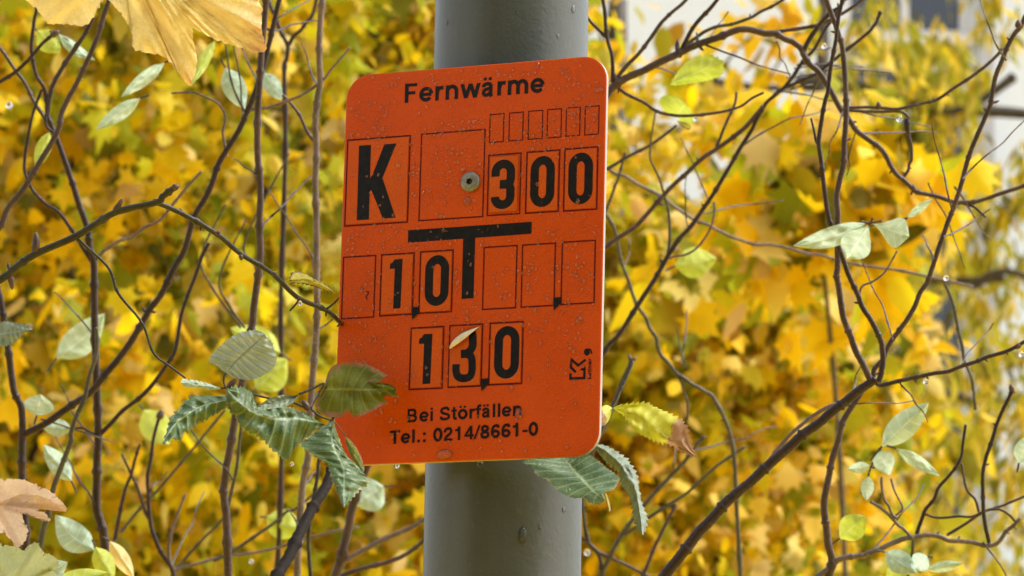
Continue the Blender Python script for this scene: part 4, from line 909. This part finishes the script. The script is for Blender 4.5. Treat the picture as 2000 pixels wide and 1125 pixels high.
NT_([(1500, 64), (1560, 58), (1600, 48), (1640, 30), (1670, 10), (1700, -15)], 9, 8, mat_bark_plum, .03)
bud(sN, (1771, 232), (1772, 262), dN, 13, mat_bark_red); bud(sN, (1716, 211), (1716, 198), dN, 11); bud(sN, (1785, 372), (1783, 360), dN, 11)
leaf(sN, [(1308, 166), (1325, 138), (1345, 118), (1372, 107), (1400, 112), (1413, 120), (1412, 140), (1400, 152), (1370, 160), (1335, 165)], 5, lm_lime, 2.32, 2.28, mid=[(1360, 142)], teeth=12, tamp=.03, nr=7, fold=.1, rows=40, label='yellow green serrated leaf lit from behind')
leaf(sN, [(1322, 226), (1300, 218), (1288, 200), (1295, 188), (1320, 188), (1340, 202), (1354, 222), (1352, 240), (1335, 246)], 5, lm_lime, 2.32, 2.3, nr=6, fold=.15, rows=30)
leaf(sN, [(1322, 235), (1340, 240), (1350, 246), (1345, 254), (1330, 246)], 2, lm_dry, 2.32, 2.3, nr=6, rows=14)
dG = 2.5
sGd = shrub('two long straight diagonal stems meeting right of the sign and running up to the right', (1070, 1125), dG)
stem('stem', sGd, [(1030, 1180), (1080, 950), (1130, 790), (1175, 696), (1192, 672), (1210, 650), (1235, 612), (1257, 579), (1280, 540), (1303, 501), (1325, 470), (1349, 440), (1372, 408), (1395, 375), (1420, 330), (1443, 292), (1466, 256), (1478, 235), (1491, 213), (1500, 200), (1515, 184), (1534, 167), (1552, 145), (1569, 121), (1590, 95), (1612, 62), (1640, 20), (1665, -30)], dG, 13, 8, mat_bark_red, ground=(.02, .1), buds=4)
stem('branch', sGd, [(1080, 580), (1130, 530), (1182, 487), (1210, 466), (1239, 444), (1270, 412), (1303, 375), (1325, 355), (1342, 338), (1370, 312), (1395, 292), (1425, 273), (1452, 252), (1475, 228), (1491, 208)], dG, 11, 11, mat_bark_plum, buds=3)
stem('twig', sGd, [(1399, 286), (1405, 272), (1413, 256), (1425, 230), (1434, 210), (1437, 195), (1438, 180)], dG, 8, 6, mat_bark_plum)
stem('twig', sGd, [(1510, 188), (1530, 172), (1548, 166), (1575, 152), (1598, 142), (1650, 100), (1700, 60), (1720, 22)], dG, 9, 8, mat_bark_red)
stem('twig', sGd, [(1303, 500), (1305, 480), (1306, 450), (1306, 415), (1299, 387), (1290, 352), (1280, 330), (1272, 305), (1274, 270), (1280, 220)], dG + .02, 8, 4, mat_bark_olive)
stem('twig', sGd, [(1308, 506), (1317, 503), (1340, 497), (1360, 483), (1378, 462), (1392, 440), (1396, 415), (1395, 394)], dG + .01, 6, 5, mat_bark_grey)
stem('twig', sGd, [(1182, 332), (1205, 318), (1221, 309), (1245, 297), (1267, 284), (1295, 265), (1321, 245)], dG + .1, 9, 7, mat_bark_plum)
sO = shrub('thin curving stems hanging diagonally down right of the sign', (1420, 1160), 2.7)
stem('stem', sO, [(1450, 1200), (1440, 1000), (1430, 860), (1399, 780), (1375, 765), (1349, 750), (1335, 740), (1321, 728), (1304, 710), (1289, 693), (1283, 676), (1281, 661), (1270, 640), (1260, 622), (1249, 600), (1239, 579), (1225, 545), (1214, 515), (1208, 488), (1203, 462), (1195, 436), (1182, 415), (1160, 380)], 2.7, 10, 8, mat_bark_olive, ground=(.05, .1), buds=2)
stem('twig', sO, [(1182, 415), (1192, 385), (1200, 365), (1207, 352), (1215, 325), (1221, 298)], 2.7, 8, 6, mat_bark_olive)
stem('twig', sO, [(1321, 732), (1330, 748), (1335, 764), (1340, 785), (1343, 820)], 2.7, 7, 5, mat_bark_olive)
stem('branch', sO, [(1150, 310), (1184, 330), (1205, 338), (1221, 345), (1245, 360), (1271, 373), (1295, 385), (1310, 398), (1335, 413), (1363, 430), (1380, 440), (1399, 447), (1425, 459), (1452, 469), (1478, 476), (1505, 480), (1540, 487), (1577, 494), (1600, 500), (1639, 511), (1675, 517), (1710, 522), (1765, 530), (1830, 545), (1900, 560)], 2.8, 9, 7, mat_bark_grey, buds=3)
sJ = shrub('short thin stem with a broken tip close to the right sign edge', (1170, 1125), 2.6)
stem('stem', sJ, [(1100, 1180), (1130, 980), (1160, 880), (1185, 830), (1203, 780), (1217, 746), (1226, 722), (1234, 703)], 2.6, 9, 9, mat_bark_olive, ground=(.02, .05))
bud(sJ, (1232, 706), (1243, 698), 2.6, 10); bud(sJ, (1232, 706), (1228, 692), 2.6, 9)
dM = 2.1
sM = shrub('thick dark stem rising from lower right and splitting into four branches', (1290, 1150), dM)
stem('stem', sM, [(1280, 1150), (1301, 1123), (1322, 1097), (1345, 1069), (1367, 1040), (1390, 1014), (1415, 988), (1441, 962), (1466, 938), (1492, 916), (1518, 893), (1544, 869), (1572, 848), (1600, 827), (1625, 805), (1650, 785), (1680, 762), (1700, 748), (1710, 742)], dM, 27, 21, mat_bark_red, ground=(-.1, .05))
MT = lambda px, w0, w1, m=mat_bark_plum, dd=0, bu=0, nm='branch': stem(nm, sM, px, dM + dd, w0, w1, m, buds=bu)
MT([(1704, 745), (1699, 739), (1685, 712), (1671, 686), (1660, 655), (1650, 622), (1644, 590), (1639, 558), (1635, 540), (1634, 522), (1635, 485), (1637, 451), (1637, 415), (1636, 385), (1640, 350), (1646, 320), (1650, 285), (1653, 249), (1654, 215), (1653, 178), (1650, 130), (1644, 89), (1634, 52), (1621, 18), (1600, -40)], 16, 12, bu=2)
MT([(1715, 745), (1721, 735), (1723, 715), (1724, 700), (1723, 680), (1721, 668), (1710, 645), (1699, 622), (1686, 598), (1674, 575), (1659, 538), (1646, 501), (1635, 472), (1625, 444), (1617, 415), (1612, 385), (1608, 350), (1603, 315), (1600, 280), (1604, 245), (1609, 213), (1613, 195), (1616, 178), (1620, 150), (1625, 124), (1632, 80), (1639, 36), (1648, -10), (1660, -70)], 14, 9, mat_bark_red, -.01, 3)
MT([(1706, 738), (1710, 721), (1723, 698), (1738, 675), (1756, 650), (1774, 622), (1788, 598), (1799, 572), (1807, 556), (1813, 540), (1824, 514), (1834, 487), (1843, 462), (1852, 437), (1858, 419), (1863, 401), (1874, 366), (1884, 331), (1896, 297), (1909, 263), (1922, 232), (1934, 203), (1941, 172), (1948, 142), (1958, 115), (1969, 89), (1980, 68), (1991, 50), (2010, 15), (2040, -40)], 12, 11, mat_bark_plum, .01, 4)
MT([(1712, 750), (1724, 750), (1760, 744), (1799, 735), (1825, 731), (1852, 725), (1880, 717), (1905, 707), (1932, 697), (1959, 686), (1980, 677), (2000, 668), (2060, 630)], 11, 9, mat_bark_red, 0, 4)
MT([(1648, 788), (1625, 790), (1595, 805), (1570, 826), (1544, 846), (1520, 875), (1499, 901), (1470, 930)], 11, 7, mat_bark_grey, .02, 0, 'twig')
MT([(1600, 282), (1596, 275), (1588, 255), (1584, 231)], 8, 5, mat_bark_red, 0, 0, 'twig')
MT([(1678, 578), (1685, 560), (1705, 548), (1725, 535), (1740, 515), (1752, 490)], 6, 4, mat_bark_grey, 0, 0, 'twig')
bud(sM, (1988, 54), (1990, 38), dM, 14); bud(sM, (1992, 672), (1985, 682), dM, 12)
for b_1, t_1, wd, kw in (((1692, 436), (1549, 480), 40, dict(bend=-.04)), ((1697, 440), (1654, 506), 62, dict(bulge=.6)), ((1702, 437), (1776, 462), 60, dict(bulge=.7, bend=.0)), ((1772, 425), (1822, 388), 16, {})):
    sleaf(sM, b_1, t_1, wd, lm_pale, dM - .02, dM - .04, fold=.08, **kw)
stem('leaf_stalk', sM, [(1640, 470), (1665, 452), (1697, 440), (1735, 432), (1772, 425)], dM - .015, 4, 3, mat_bark_olive)
MT([(1845, 554), (1855, 575), (1863, 593), (1869, 620), (1873, 647), (1879, 675), (1884, 704), (1892, 725), (1898, 746), (1905, 800)], 8, 7, mat_bark_olive, .35, 0, 'twig')
dX = 2.2
sX = shrub('zigzag bare stems with pale green leaves in the lower right corner', (1620, 1140), dX)
stem('stem', sX, [(1600, 1180), (1622, 1103), (1618, 1065), (1614, 1040), (1612, 1014), (1611, 985), (1612, 959), (1618, 925), (1625, 894), (1635, 860), (1646, 829), (1655, 806), (1666, 788), (1690, 755)], dX, 19, 13, mat_bark_plum, ground=(0, .05))
XT = lambda px, w0, w1, m=mat_bark_plum, dd=0, bu=0, nm='twig': stem(nm, sX, px, dX + dd, w0, w1, m, buds=bu)
XT([(1570, 1150), (1600, 1125), (1618, 1110), (1639, 1096), (1662, 1089), (1687, 1082), (1715, 1073), (1742, 1062), (1766, 1054), (1790, 1048), (1810, 1047), (1831, 1050), (1855, 1055), (1879, 1058), (1903, 1062), (1926, 1064), (1947, 1061), (1957, 1050), (1967, 1038), (1980, 1025), (1992, 1013)], 15, 9, mat_bark_grey, 0, 4, 'branch')
XT([(1932, 1060), (1926, 1030), (1920, 1000), (1919, 965), (1921, 928), (1928, 894), (1937, 860), (1947, 832), (1957, 802), (1968, 782), (1978, 760)], 10, 9, mat_bark_red, 0, 3)
XT([(1790, 1046), (1794, 1028), (1800, 1010), (1810, 993), (1822, 973), (1834, 952), (1853, 930), (1872, 908), (1878, 890), (1882, 870), (1886, 830)], 10, 7, mat_bark_red, .02)
XT([(1805, 1003), (1825, 1008), (1844, 1010), (1870, 1011), (1896, 1010), (1912, 1004), (1926, 997), (1950, 993), (1970, 1003), (1982, 1018)], 6, 6, mat_bark_red, .02)
XT([(1850, 1045), (1885, 1023), (1920, 1000), (1955, 990), (2005, 968)], 8, 6, mat_bark_plum, .03)
XT([(1776, 1045), (1765, 1033), (1755, 1027), (1735, 1007), (1718, 993), (1700, 980)], 8, 8, mat_bark_grey, 0)
XT([(1752, 1012), (1745, 1007), (1735, 990), (1728, 973), (1723, 950), (1722, 932)], 7, 7, mat_bark_grey, 0)
XT([(1748, 1008), (1762, 992), (1758, 978), (1745, 960), (1740, 935)], 6, 5, mat_bark_grey, .01)
XT([(1912, 1000), (1905, 975), (1888, 955), (1880, 930), (1878, 905)], 7, 5, mat_bark_plum, .02)
XT([(1784, 1052), (1780, 1080), (1776, 1105), (1768, 1140)], 8, 8, mat_bark_olive, .02)
XT([(1682, 965), (1690, 945), (1697, 922), (1705, 905), (1715, 890), (1722, 872)], 5, 4, mat_bark_olive, -.01)
bud(sX, (1976, 764), (1974, 750), dX, 12)
for b_1, t_1, wd, mm, kw in (((1722, 872), (1814, 786), 52, lm_pale, dict(fold=.22)), ((1718, 880), (1738, 928), 42, lm_pale, dict(bulge=.4)), ((1750, 876), (1836, 930), 26, lm_pale, {}), ((1700, 910), (1654, 917), 22, lm_pale, {}), ((1696, 930), (1692, 978), 26, lm_pale, {}),
                             ((1640, 1052), (1690, 1008), 54, lm_lime, dict(bulge=.5)), ((1728, 1078), (1790, 1120), 46, lm_mint, {}), ((1812, 1086), (1780, 1112), 40, lm_mint, {}), ((1810, 1112), (1882, 1100), 22, lm_pale, {}), ((1990, 905), (2012, 850), 40, lm_mint, {}), ((1730, 1130), (1780, 1098), 40, lm_lime, {})):
    sleaf(sX, b_1, t_1, wd, mm, dX - .02, dX - .04, **kw)
sQ = shrub('slender olive twigs crossing low between the sign and the thick stem', (1180, 1125), 2.75)
stem('stem', sQ, [(1150, 1170), (1175, 1120), (1215, 1045), (1240, 1010), (1260, 983), (1275, 968), (1287, 956), (1312, 928), (1335, 901), (1355, 877), (1376, 853)], 2.75, 11, 9, mat_bark_olive, ground=(0, .05))
for px, w0, m in (([(1220, 1045), (1260, 1018), (1287, 1000), (1315, 980), (1345, 959), (1400, 910), (1455, 873)], 9, mat_bark_olive), ([(1200, 1160), (1240, 1140), (1260, 1116), (1275, 1080), (1287, 1048), (1320, 985)], 10, mat_bark_plum), ([(1120, 1040), (1150, 1063), (1170, 1078), (1194, 1089), (1225, 1105), (1270, 1125), (1300, 1145)], 9, mat_bark_plum), ([(1180, 1160), (1170, 1090), (1150, 1060), (1140, 1000), (1138, 930)], 10, mat_bark_front)):
    stem('twig', sQ, px, 2.75, w0, w0 - 2, m)
sleaf(sO, (1318, 520), (1400, 505), 60, lm_lime, 2.9, fold=.2)

for x_, y_, d_, r_, lab in ((1757, 232, 2.29, 8.5, 'round bright water drop under the thin twig at upper right'), (1808, 745, 2.09, 7, 'bright water drop under the rising twig at middle right'), (1995, 692, 2.09, 7, 'bright water drop at the right edge under the twig tip'), (1848, 543, 2.1, 7, 'bright water drop beside the steep right branch'),
                            (1359, 232, 2.3, 7, 'bright water drop under the yellow green leaves at upper right'), (1610, 90, 2.3, 7, 'bright water drop at the branch crossing near the top'), (18, 205, 2.4, 9, 'blurred bright drop at the upper left edge'), (491, 1096, 2.6, 6, 'small bright drop on the lowest left twig'), (1147, 1079, 2.7, 8, 'bright drop just right of the pole at the bottom')):
    hang(x_, y_, d_, r_, lab)

for sh, pl, d_, n_, sd_ in ((sB, [(190, 1100), (190, 850), (182, 515), (150, 385), (100, 240)], dB, 3, 1), (sD, [(60, 838), (280, 625), (400, 390), (484, 218), (540, 20)], dD, 5, 2), (sF, [(445, 1100), (460, 823), (508, 500), (508, 150)], 2.2, 3, 3), (sG, [(585, 1100), (617, 600), (622, 60)], 2.3, 5, 4),
                            (sN, [(1203, 163), (1441, 59), (1562, 96), (1642, 210), (1763, 352), (1959, 377)], dN, 12, 5), (sGd, [(1210, 650), (1400, 370), (1491, 213), (1600, 70)], dG, 10, 6), (sO, [(1420, 800), (1281, 661), (1214, 515)], 2.7, 3, 7), (sM, [(1390, 1014), (1600, 827), (1700, 748), (1800, 735), (1959, 686)], dM, 4, 8), (sM, [(1740, 675), (1834, 487), (1909, 263), (1991, 50)], dM, 6, 9), (sX, [(1639, 1096), (1790, 1048), (1947, 1062)], dX, 2, 10), (sQ, [(1215, 1045), (1376, 853)], 2.75, 2, 11), (sI, [(338, 1117), (290, 1000), (300, 855)], dI, 2, 12)):
    sprigs(sh, pl, d_, n_, seed=sd_)

# ================================================================== the building far behind
bd = empty('apartment_building', at((1700, 1500), 25), 'white rendered apartment block with a column of dark windows behind the trees', 'building')
BD = 25.0; mat_render = simple('white_render', (.80, .86, .92), .8, .02, 2); mat_render2 = simple('grey_window_sill', (.52, .53, .56), .6, .08, 5)
mat_frame = simple('white_window_frame', (.75, .75, .77), .5, .05); mat_glass = simple('dark_window_glass', (.035, .045, .07), .06, .2, 3, spec=.8)
mat_dgrey = simple('dark_grey_band', (.10, .11, .13), .6, .15, 4)
O = at((1000, 562), BD)
def bxm(name, x0, x1, y0, y1, z0, z1, m, parent):
    V = [(x, y, z) for x in (x0, x1) for y in (y0, y1) for z in (z0, z1)]
    return mesh(name, V, [(0, 1, 3, 2), (4, 6, 7, 5), (0, 4, 5, 1), (2, 3, 7, 6), (0, 2, 6, 4), (1, 5, 7, 3)], m, parent, smooth=False)
BY = O.y
xl, xr = at((1150, 300), BD).x, at((2500, 300), BD).x
wx0, wx1 = at((1655, 100), BD).x, at((1905, 100), BD).x
levels = []                                     # window openings along the column: z0, z1
for lo, hi in ((1800, 1440), (1330, 960), (880, 520), (420, 95), (45, -300)): levels.append((at((1780, lo), BD).z, at((1780, hi), BD).z))
topz = 11.0
bxm('wall', xl, wx0, BY, BY + 9, 0, topz, mat_render, bd); bxm('wall', wx1, xr, BY, BY + 9, 0, topz, mat_render, bd)
zp = 0
for a_, b_6 in levels + [(topz, topz)]:
    bxm('spandrel', wx0, wx1, BY + .06, BY + 9, zp, a_, mat_render2, bd); zp = b_6
    if a_ < topz:
        wn = bxm('window', wx0, wx1, BY + .14, BY + .2, a_, b_6, mat_glass, bd)
        fr = []; Fq = []
        for (u0, u1, v0, v1) in ((wx0, wx0 + .06, a_, b_6), (wx1 - .06, wx1, a_, b_6), (wx0 + .06, wx1 - .06, a_, a_ + .06), (wx0 + .06, wx1 - .06, b_6 - .06, b_6), ((wx0 + wx1) / 2 - .03, (wx0 + wx1) / 2 + .03, a_ + .06, b_6 - .06)):
            b0 = len(fr); fr += [(x, y, z) for x in (u0, u1) for y in (BY + .1, BY + .135) for z in (v0, v1)]
            Fq += [tuple(b0 + i for i in f) for f in ((0, 1, 3, 2), (4, 6, 7, 5), (0, 4, 5, 1), (2, 3, 7, 6), (0, 2, 6, 4), (1, 5, 7, 3))]
        mesh('frame', fr, Fq, mat_frame, wn, smooth=False)
        bxm('sill', wx0 - .06, wx1 + .06, BY - .08, BY + .055, a_ - .09, a_ - .01, mat_frame, wn)
bxm('roof', xl - .4, xr + .4, BY - .4, BY + 9.4, topz + .003, topz + .3, mat_dgrey, bd)
bxm('downpipe', wx1 + .05, wx1 + .15, BY - .13, BY - .03, 0, topz - .2, simple('grey_downpipe', (.50, .51, .56), .4, .1, 4), bd)

# ================================================================== autumn trees behind
def crown(name, parent, blobs, shape, size, m, droop=.5, face=.5, seed=0, clump=0):
    """blobs: (px, py, depth, rx, ry, rz, count) ellipsoids in metres. shape: 2-D outline of a leaf, base at 0,0, tip at 0,1."""
    r = np.random.default_rng(seed); sh = np.array(shape, float); n = len(sh)
    allV = []; allF = []; base = 0
    for (px, py, d, rx, ry, rz, cnt) in blobs:
        c = np.array(P(px, py, d))
        q = r.normal(size=(cnt, 3)); q /= np.linalg.norm(q, axis=1)[:, None]; q *= r.random((cnt, 1)) ** (1 / 2.6)
        if clump:
            k = max(3, cnt // clump); cc = r.normal(size=(k, 3)); cc /= np.linalg.norm(cc, axis=1)[:, None]; cc *= r.random((k, 1)) ** (1 / 3)
            q = cc[r.integers(0, k, cnt)] + r.normal(size=(cnt, 3)) * .09
        pos = c + q * np.array((rx, ry, rz))
        # leaf axes: tip direction mostly down and outward, normal towards the light and the outside
        tipd = r.normal(size=(cnt, 3)) * .55 + np.array((0, -.1, -droop)); tipd /= np.linalg.norm(tipd, axis=1)[:, None]
        nr = r.normal(size=(cnt, 3)) * .75 + np.array((0, -face, .45)); nr -= tipd * (nr * tipd).sum(1)[:, None]; nr /= np.linalg.norm(nr, axis=1)[:, None]
        sd = np.cross(tipd, nr); sz = size * r.uniform(.45, 1.3, cnt)
        curl = r.uniform(-.2, .9, cnt); fold = r.uniform(.05, .95, cnt)
        X = sh[:, 0][None, :, None]; Y = sh[:, 1][None, :, None]
        Zo = (-curl[:, None] * (sh[:, 1] ** 2)[None] - fold[:, None] * np.abs(sh[:, 0])[None])[:, :, None]
        V = pos[:, None, :] + (sd[:, None, :] * X + tipd[:, None, :] * Y + nr[:, None, :] * Zo) * sz[:, None, None]
        allV.append(V.reshape(-1, 3)); idx = base + np.arange(cnt)[:, None] * n
        for t in SHF[n]: allF.append(np.stack([idx[:, 0] + t[0], idx[:, 0] + t[1], idx[:, 0] + t[2]], 1))
        base += cnt * n
    V = np.concatenate(allV); Fa = np.concatenate(allF)
    off = Vector((0, 0, 0)); p = parent
    while p: off += p.location; p = p.parent
    V = V - np.array(off)
    me = bpy.data.meshes.new(name); me.vertices.add(len(V)); me.vertices.foreach_set('co', V.ravel())
    me.loops.add(len(Fa) * 3); me.loops.foreach_set('vertex_index', Fa.ravel().astype(np.int32)); me.polygons.add(len(Fa))
    me.polygons.foreach_set('loop_start', np.arange(0, len(Fa) * 3, 3, dtype=np.int32)); me.update(calc_edges=True); me.materials.append(m)
    o = bpy.data.objects.new(name, me); link(o, parent); return o
MAPLE = [(0, .30), (0, 0), (.22, .02), (.42, -.08), (.38, .12), (.60, .34), (.40, .38), (.30, .50), (.36, .72), (.16, .66), (0, 1.0), (-.16, .66), (-.36, .72), (-.30, .50), (-.40, .38), (-.60, .34), (-.38, .12), (-.42, -.08), (-.22, .02)]
OVAL = [(0, .45), (0, 0), (.18, .16), (.26, .42), (.17, .74), (0, 1), (-.17, .74), (-.26, .42), (-.18, .16)]
LANCE = [(0, .5), (0, 0), (.11, .25), (.12, .55), (0, 1), (-.12, .55), (-.11, .25)]
SHF = {len(s): [(0, k, k % (len(s) - 1) + 1) for k in range(1, len(s))] for s in (MAPLE, OVAL, LANCE)}
def tree(label, px, d, m, crowns, limbs, name='maple_tree', cat='tree', tw=.035, lean=.1, top=4.4):
    b = at((px, 600), d); e = empty(name, (b.x, b.y, 0), label, cat)
    V = []; Fc = []; pts = [Vector(q) for q in cr([(b.x, b.y, -.03), (b.x + lean * .4, b.y, top * .25), (b.x + lean, b.y + .05, top * .5), (b.x + lean * .6, b.y, top * .77), (b.x + lean * .8, b.y + .1, top)], 6)]
    tube(V, Fc, pts, [tw * (1 - .75 * k / (len(pts) - 1)) for k in range(len(pts))], 10); mesh('trunk', V, Fc, mat_bark_tree, e)
    for (px_, dd, w_) in limbs:
        V = []; Fc = []; pts = path(px_, d + dd, d + dd, 6); tube(V, Fc, pts, [w_ / F * d * .5 * (1.2 - .6 * k / len(pts)) for k in range(len(pts))], 7); mesh('limb', V, Fc, mat_bark_tree, e)
    for k, (bl, sh, sz, mm, kw) in enumerate(crowns):
        crown('crown', e, bl, sh, sz, mm, **kw)
        if sh is MAPLE: crown('crown', e, [(*q[:6], int(q[6] * .7)) for q in bl], OVAL, sz * .95, mm, **{**kw, 'seed': kw['seed'] + 50})
    return e
r2 = np.random.default_rng(5)
def blobs(cells, d0, d1, cnt, rx, rz): return [(x + r2.uniform(-40, 40), y + r2.uniform(-40, 40), r2.uniform(d0, d1), rx * r2.uniform(.8, 1.3), rx * r2.uniform(.8, 1.2), rz * r2.uniform(.8, 1.3), int(cnt * 2.3 * r2.uniform(.7, 1.3))) for x, y in cells]
grid = lambda x0, x1, nx, y0, y1, ny: [(x0 + (x1 - x0) * i / max(1, nx - 1), y0 + (y1 - y0) * j / max(1, ny - 1)) for j in range(ny) for i in range(nx)]
tree('young maple with dense golden yellow leaves at far left', -190, 6.0, None, [(blobs(grid(-260, 260, 3, -150, 1250, 6), 5.6, 6.6, 130, .30, .26), MAPLE, .048, cm_gold, dict(seed=1, clump=9))],
     [([(60, 900), (150, 640), (120, 420), (180, 200)], .1, 14), ([(80, 800), (20, 600), (-60, 420)], 0, 12)])
tree('young maple with yellow and olive leaves left of the sign', 420, 6.6, None, [(blobs(grid(260, 780, 3, -150, 1250, 6), 6.0, 7.2, 130, .32, .28), MAPLE, .048, cm_mixed, dict(seed=2, clump=9))],
     [([(420, 900), (380, 700), (470, 480), (430, 250)], .1, 14), ([(440, 820), (540, 640), (600, 500)], 0, 12)])
tree('pale golden maple straight behind the pole', 900, 7.0, None, [(blobs(grid(680, 900, 2, -150, 400, 3) + grid(700, 1150, 3, 620, 1250, 3), 6.6, 7.6, 140, .26, .26), MAPLE, .048, cm_tan, dict(seed=3, clump=9))], [([(900, 900), (820, 640), (880, 420)], .1, 14)])
tree('yellow and tan maple right of the sign and below the white wall', 1380, 6.8, None, [(blobs(grid(1180, 1540, 3, 640, 1250, 4), 6.4, 7.4, 130, .28, .19), MAPLE, .048, cm_mixed, dict(seed=4, clump=9)), (blobs(grid(1200, 1480, 3, 660, 1100, 3), 6.2, 7.0, 70, .3, .25), MAPLE, .048, cm_tan, dict(seed=14, clump=8)), (blobs([(1220, 330), (1330, 400), (1460, 380), (1180, 260)], 6.4, 7.2, 45, .22, .16), MAPLE, .048, cm_tan, dict(seed=15, clump=8))],
     [([(1400, 1100), (1330, 820), (1260, 600)], .1, 14), ([(1390, 1000), (1480, 760), (1540, 600)], 0, 12), ([(1260, 600), (1400, 480), (1500, 420)], .3, 8)], top=2.5)
tree('maple with a few large orange gold leaf clumps at upper right', 1640, 5.2, None, [([(1590, 300, 5.2, .13, .12, .12, 24), (1560, 370, 5.2, .15, .12, .10, 22), (1740, 330, 5.2, .14, .12, .11, 30), (1690, 420, 5.2, .13, .12, .09, 22), (1600, 540, 5.2, .12, .1, .12, 16), (1500, 290, 5.3, .1, .1, .08, 14), (1420, 540, 5.3, .12, .1, .1, 20), (1560, 440, 5.2, .14, .1, .08, 24)], MAPLE, .068, cm_gold, dict(seed=6, droop=.8))],
     [([(1660, 1350), (1640, 900), (1620, 640), (1600, 460), (1590, 330)], 0, 10), ([(1610, 520), (1690, 420), (1750, 320)], 0, 8)], tw=.02, top=1.9)
tree('wall of yellow foliage of an old maple farther back at left', 250, 10.5, None, [(blobs(grid(-400, 720, 5, -250, 1350, 6), 9.8, 11.5, 150, .48, .46), MAPLE, .062, cm_gold, dict(seed=7))], [], tw=.12)
tree('old maple farther back behind pole and sign', 1150, 10.8, None, [(blobs(grid(900, 1500, 3, 760, 1350, 4), 10.2, 11.6, 150, .48, .34), MAPLE, .062, cm_mixed, dict(seed=8)), (blobs(grid(780, 900, 2, -200, 400, 3), 10.2, 11.6, 140, .34, .42), MAPLE, .062, cm_tan, dict(seed=18))], [], tw=.12)
tree('drooping olive gold tree with narrow leaves before the white building', 2330, 13, None, [(blobs(grid(1640, 1900, 3, 430, 1250, 5), 12, 14.2, 110, .34, .38), LANCE, .085, cm_olive, dict(seed=9, droop=1.6, clump=12)),
     (blobs([(1960, 420), (1980, 560), (2020, 330), (1960, 760), (2010, 1110), (1700, 70), (1850, 110), (1740, 270), (1830, 200), (1890, 30), (1690, 190), (1780, 250)], 12.5, 13.5, 70, .22, .26), LANCE, .085, cm_olive, dict(seed=19, droop=1.6, clump=10))],
     [([(1560, 160), (1680, 170), (1790, 205), (1900, 215), (2040, 225)], .1, 34), ([(1600, 545), (1700, 530), (1820, 548), (1960, 545)], .2, 22), ([(1980, 150), (1900, 205), (1830, 222)], 0, 18), ([(1900, 560), (1960, 530), (2040, 555)], .2, 18), ([(1720, 800), (1850, 770), (1930, 790), (2040, 760)], .2, 20), ([(1600, 960), (1680, 950), (1720, 985), (1760, 1000)], .2, 34), ([(1640, 1000), (1600, 1030), (1560, 1060)], 0, 26), ([(1300, 165), (1390, 160), (1500, 172), (1620, 165)], .2, 18)], name='weeping_tree', tw=.10)
tree('thin olive and gold tree standing between the maples at lower right', 1560, 9.5, None, [(blobs(grid(1500, 1700, 2, 620, 1250, 4), 9, 10, 90, .30, .30), OVAL, .075, cm_olive, dict(seed=10, droop=1., clump=9))], [], name='slender_tree', tw=.05)
tree('sparse tree with a few yellow leaves in front of the white wall', 1260, 8.5, None, [([(1200, 30, 8.5, .1, .1, .1, 10), (1300, 90, 8.5, .14, .1, .1, 16), (1480, 30, 8.5, .14, .1, .1, 12), (1250, 250, 8.5, .2, .1, .12, 20), (1520, 130, 8.5, .12, .1, .12, 16), (1180, 130, 8.5, .1, .1, .14, 14), (1570, 20, 8.5, .12, .1, .1, 22), (1420, 200, 8.5, .2, .1, .1, 18)], OVAL, .08, cm_tan, dict(seed=12))],
     [([(1270, 1150), (1262, 800), (1260, 500), (1250, 350), (1220, 200), (1170, 60), (1150, -40)], 0, 9), ([(1240, 330), (1330, 250), (1420, 120), (1500, 40)], 0, 7), ([(1330, 250), (1460, 200), (1560, 60)], 0, 6)], name='slender_tree', tw=.03, top=2.2)

# ================================================================== added leafy screen behind the camera, out of view; keeps bright sky off the sign
hd = empty('added_hedge', (0, -7.0, 0), 'added dark evergreen screen behind the camera, keeping bright sky off the sign', 'added_hedge')
r3 = np.random.default_rng(4); V = []; Fc = []
for k in range(5200):
    x = r3.uniform(-11, 11); z = r3.uniform(0, 5.4); y = -6.6 + r3.normal() * .25 - .5 * (z / 5) ** 2
    a = r3.uniform(0, 6.28); b_8 = r3.uniform(-.9, .9); sz = r3.uniform(.10, .26)
    e1 = Vector((math.cos(a), math.sin(a) * .4, math.sin(a))) * sz; e2 = Vector((-math.sin(a), b_8, math.cos(a))) * sz * .5
    c_ = Vector((x, y, z)); n0 = len(V); V += [c_ - e1, c_ - e2, c_ + e1, c_ + e2]; Fc.append((n0, n0 + 1, n0 + 2, n0 + 3))
mesh('foliage', V, Fc, simple('added_hedge_leaves', (.035, .05, .022), .6, .4, 3), hd, smooth=False)
bxm('core', -11, 11, -9, -7.2, 0, 5.2, simple('added_hedge_core', (.02, .022, .012), .9, .3, 2), hd)
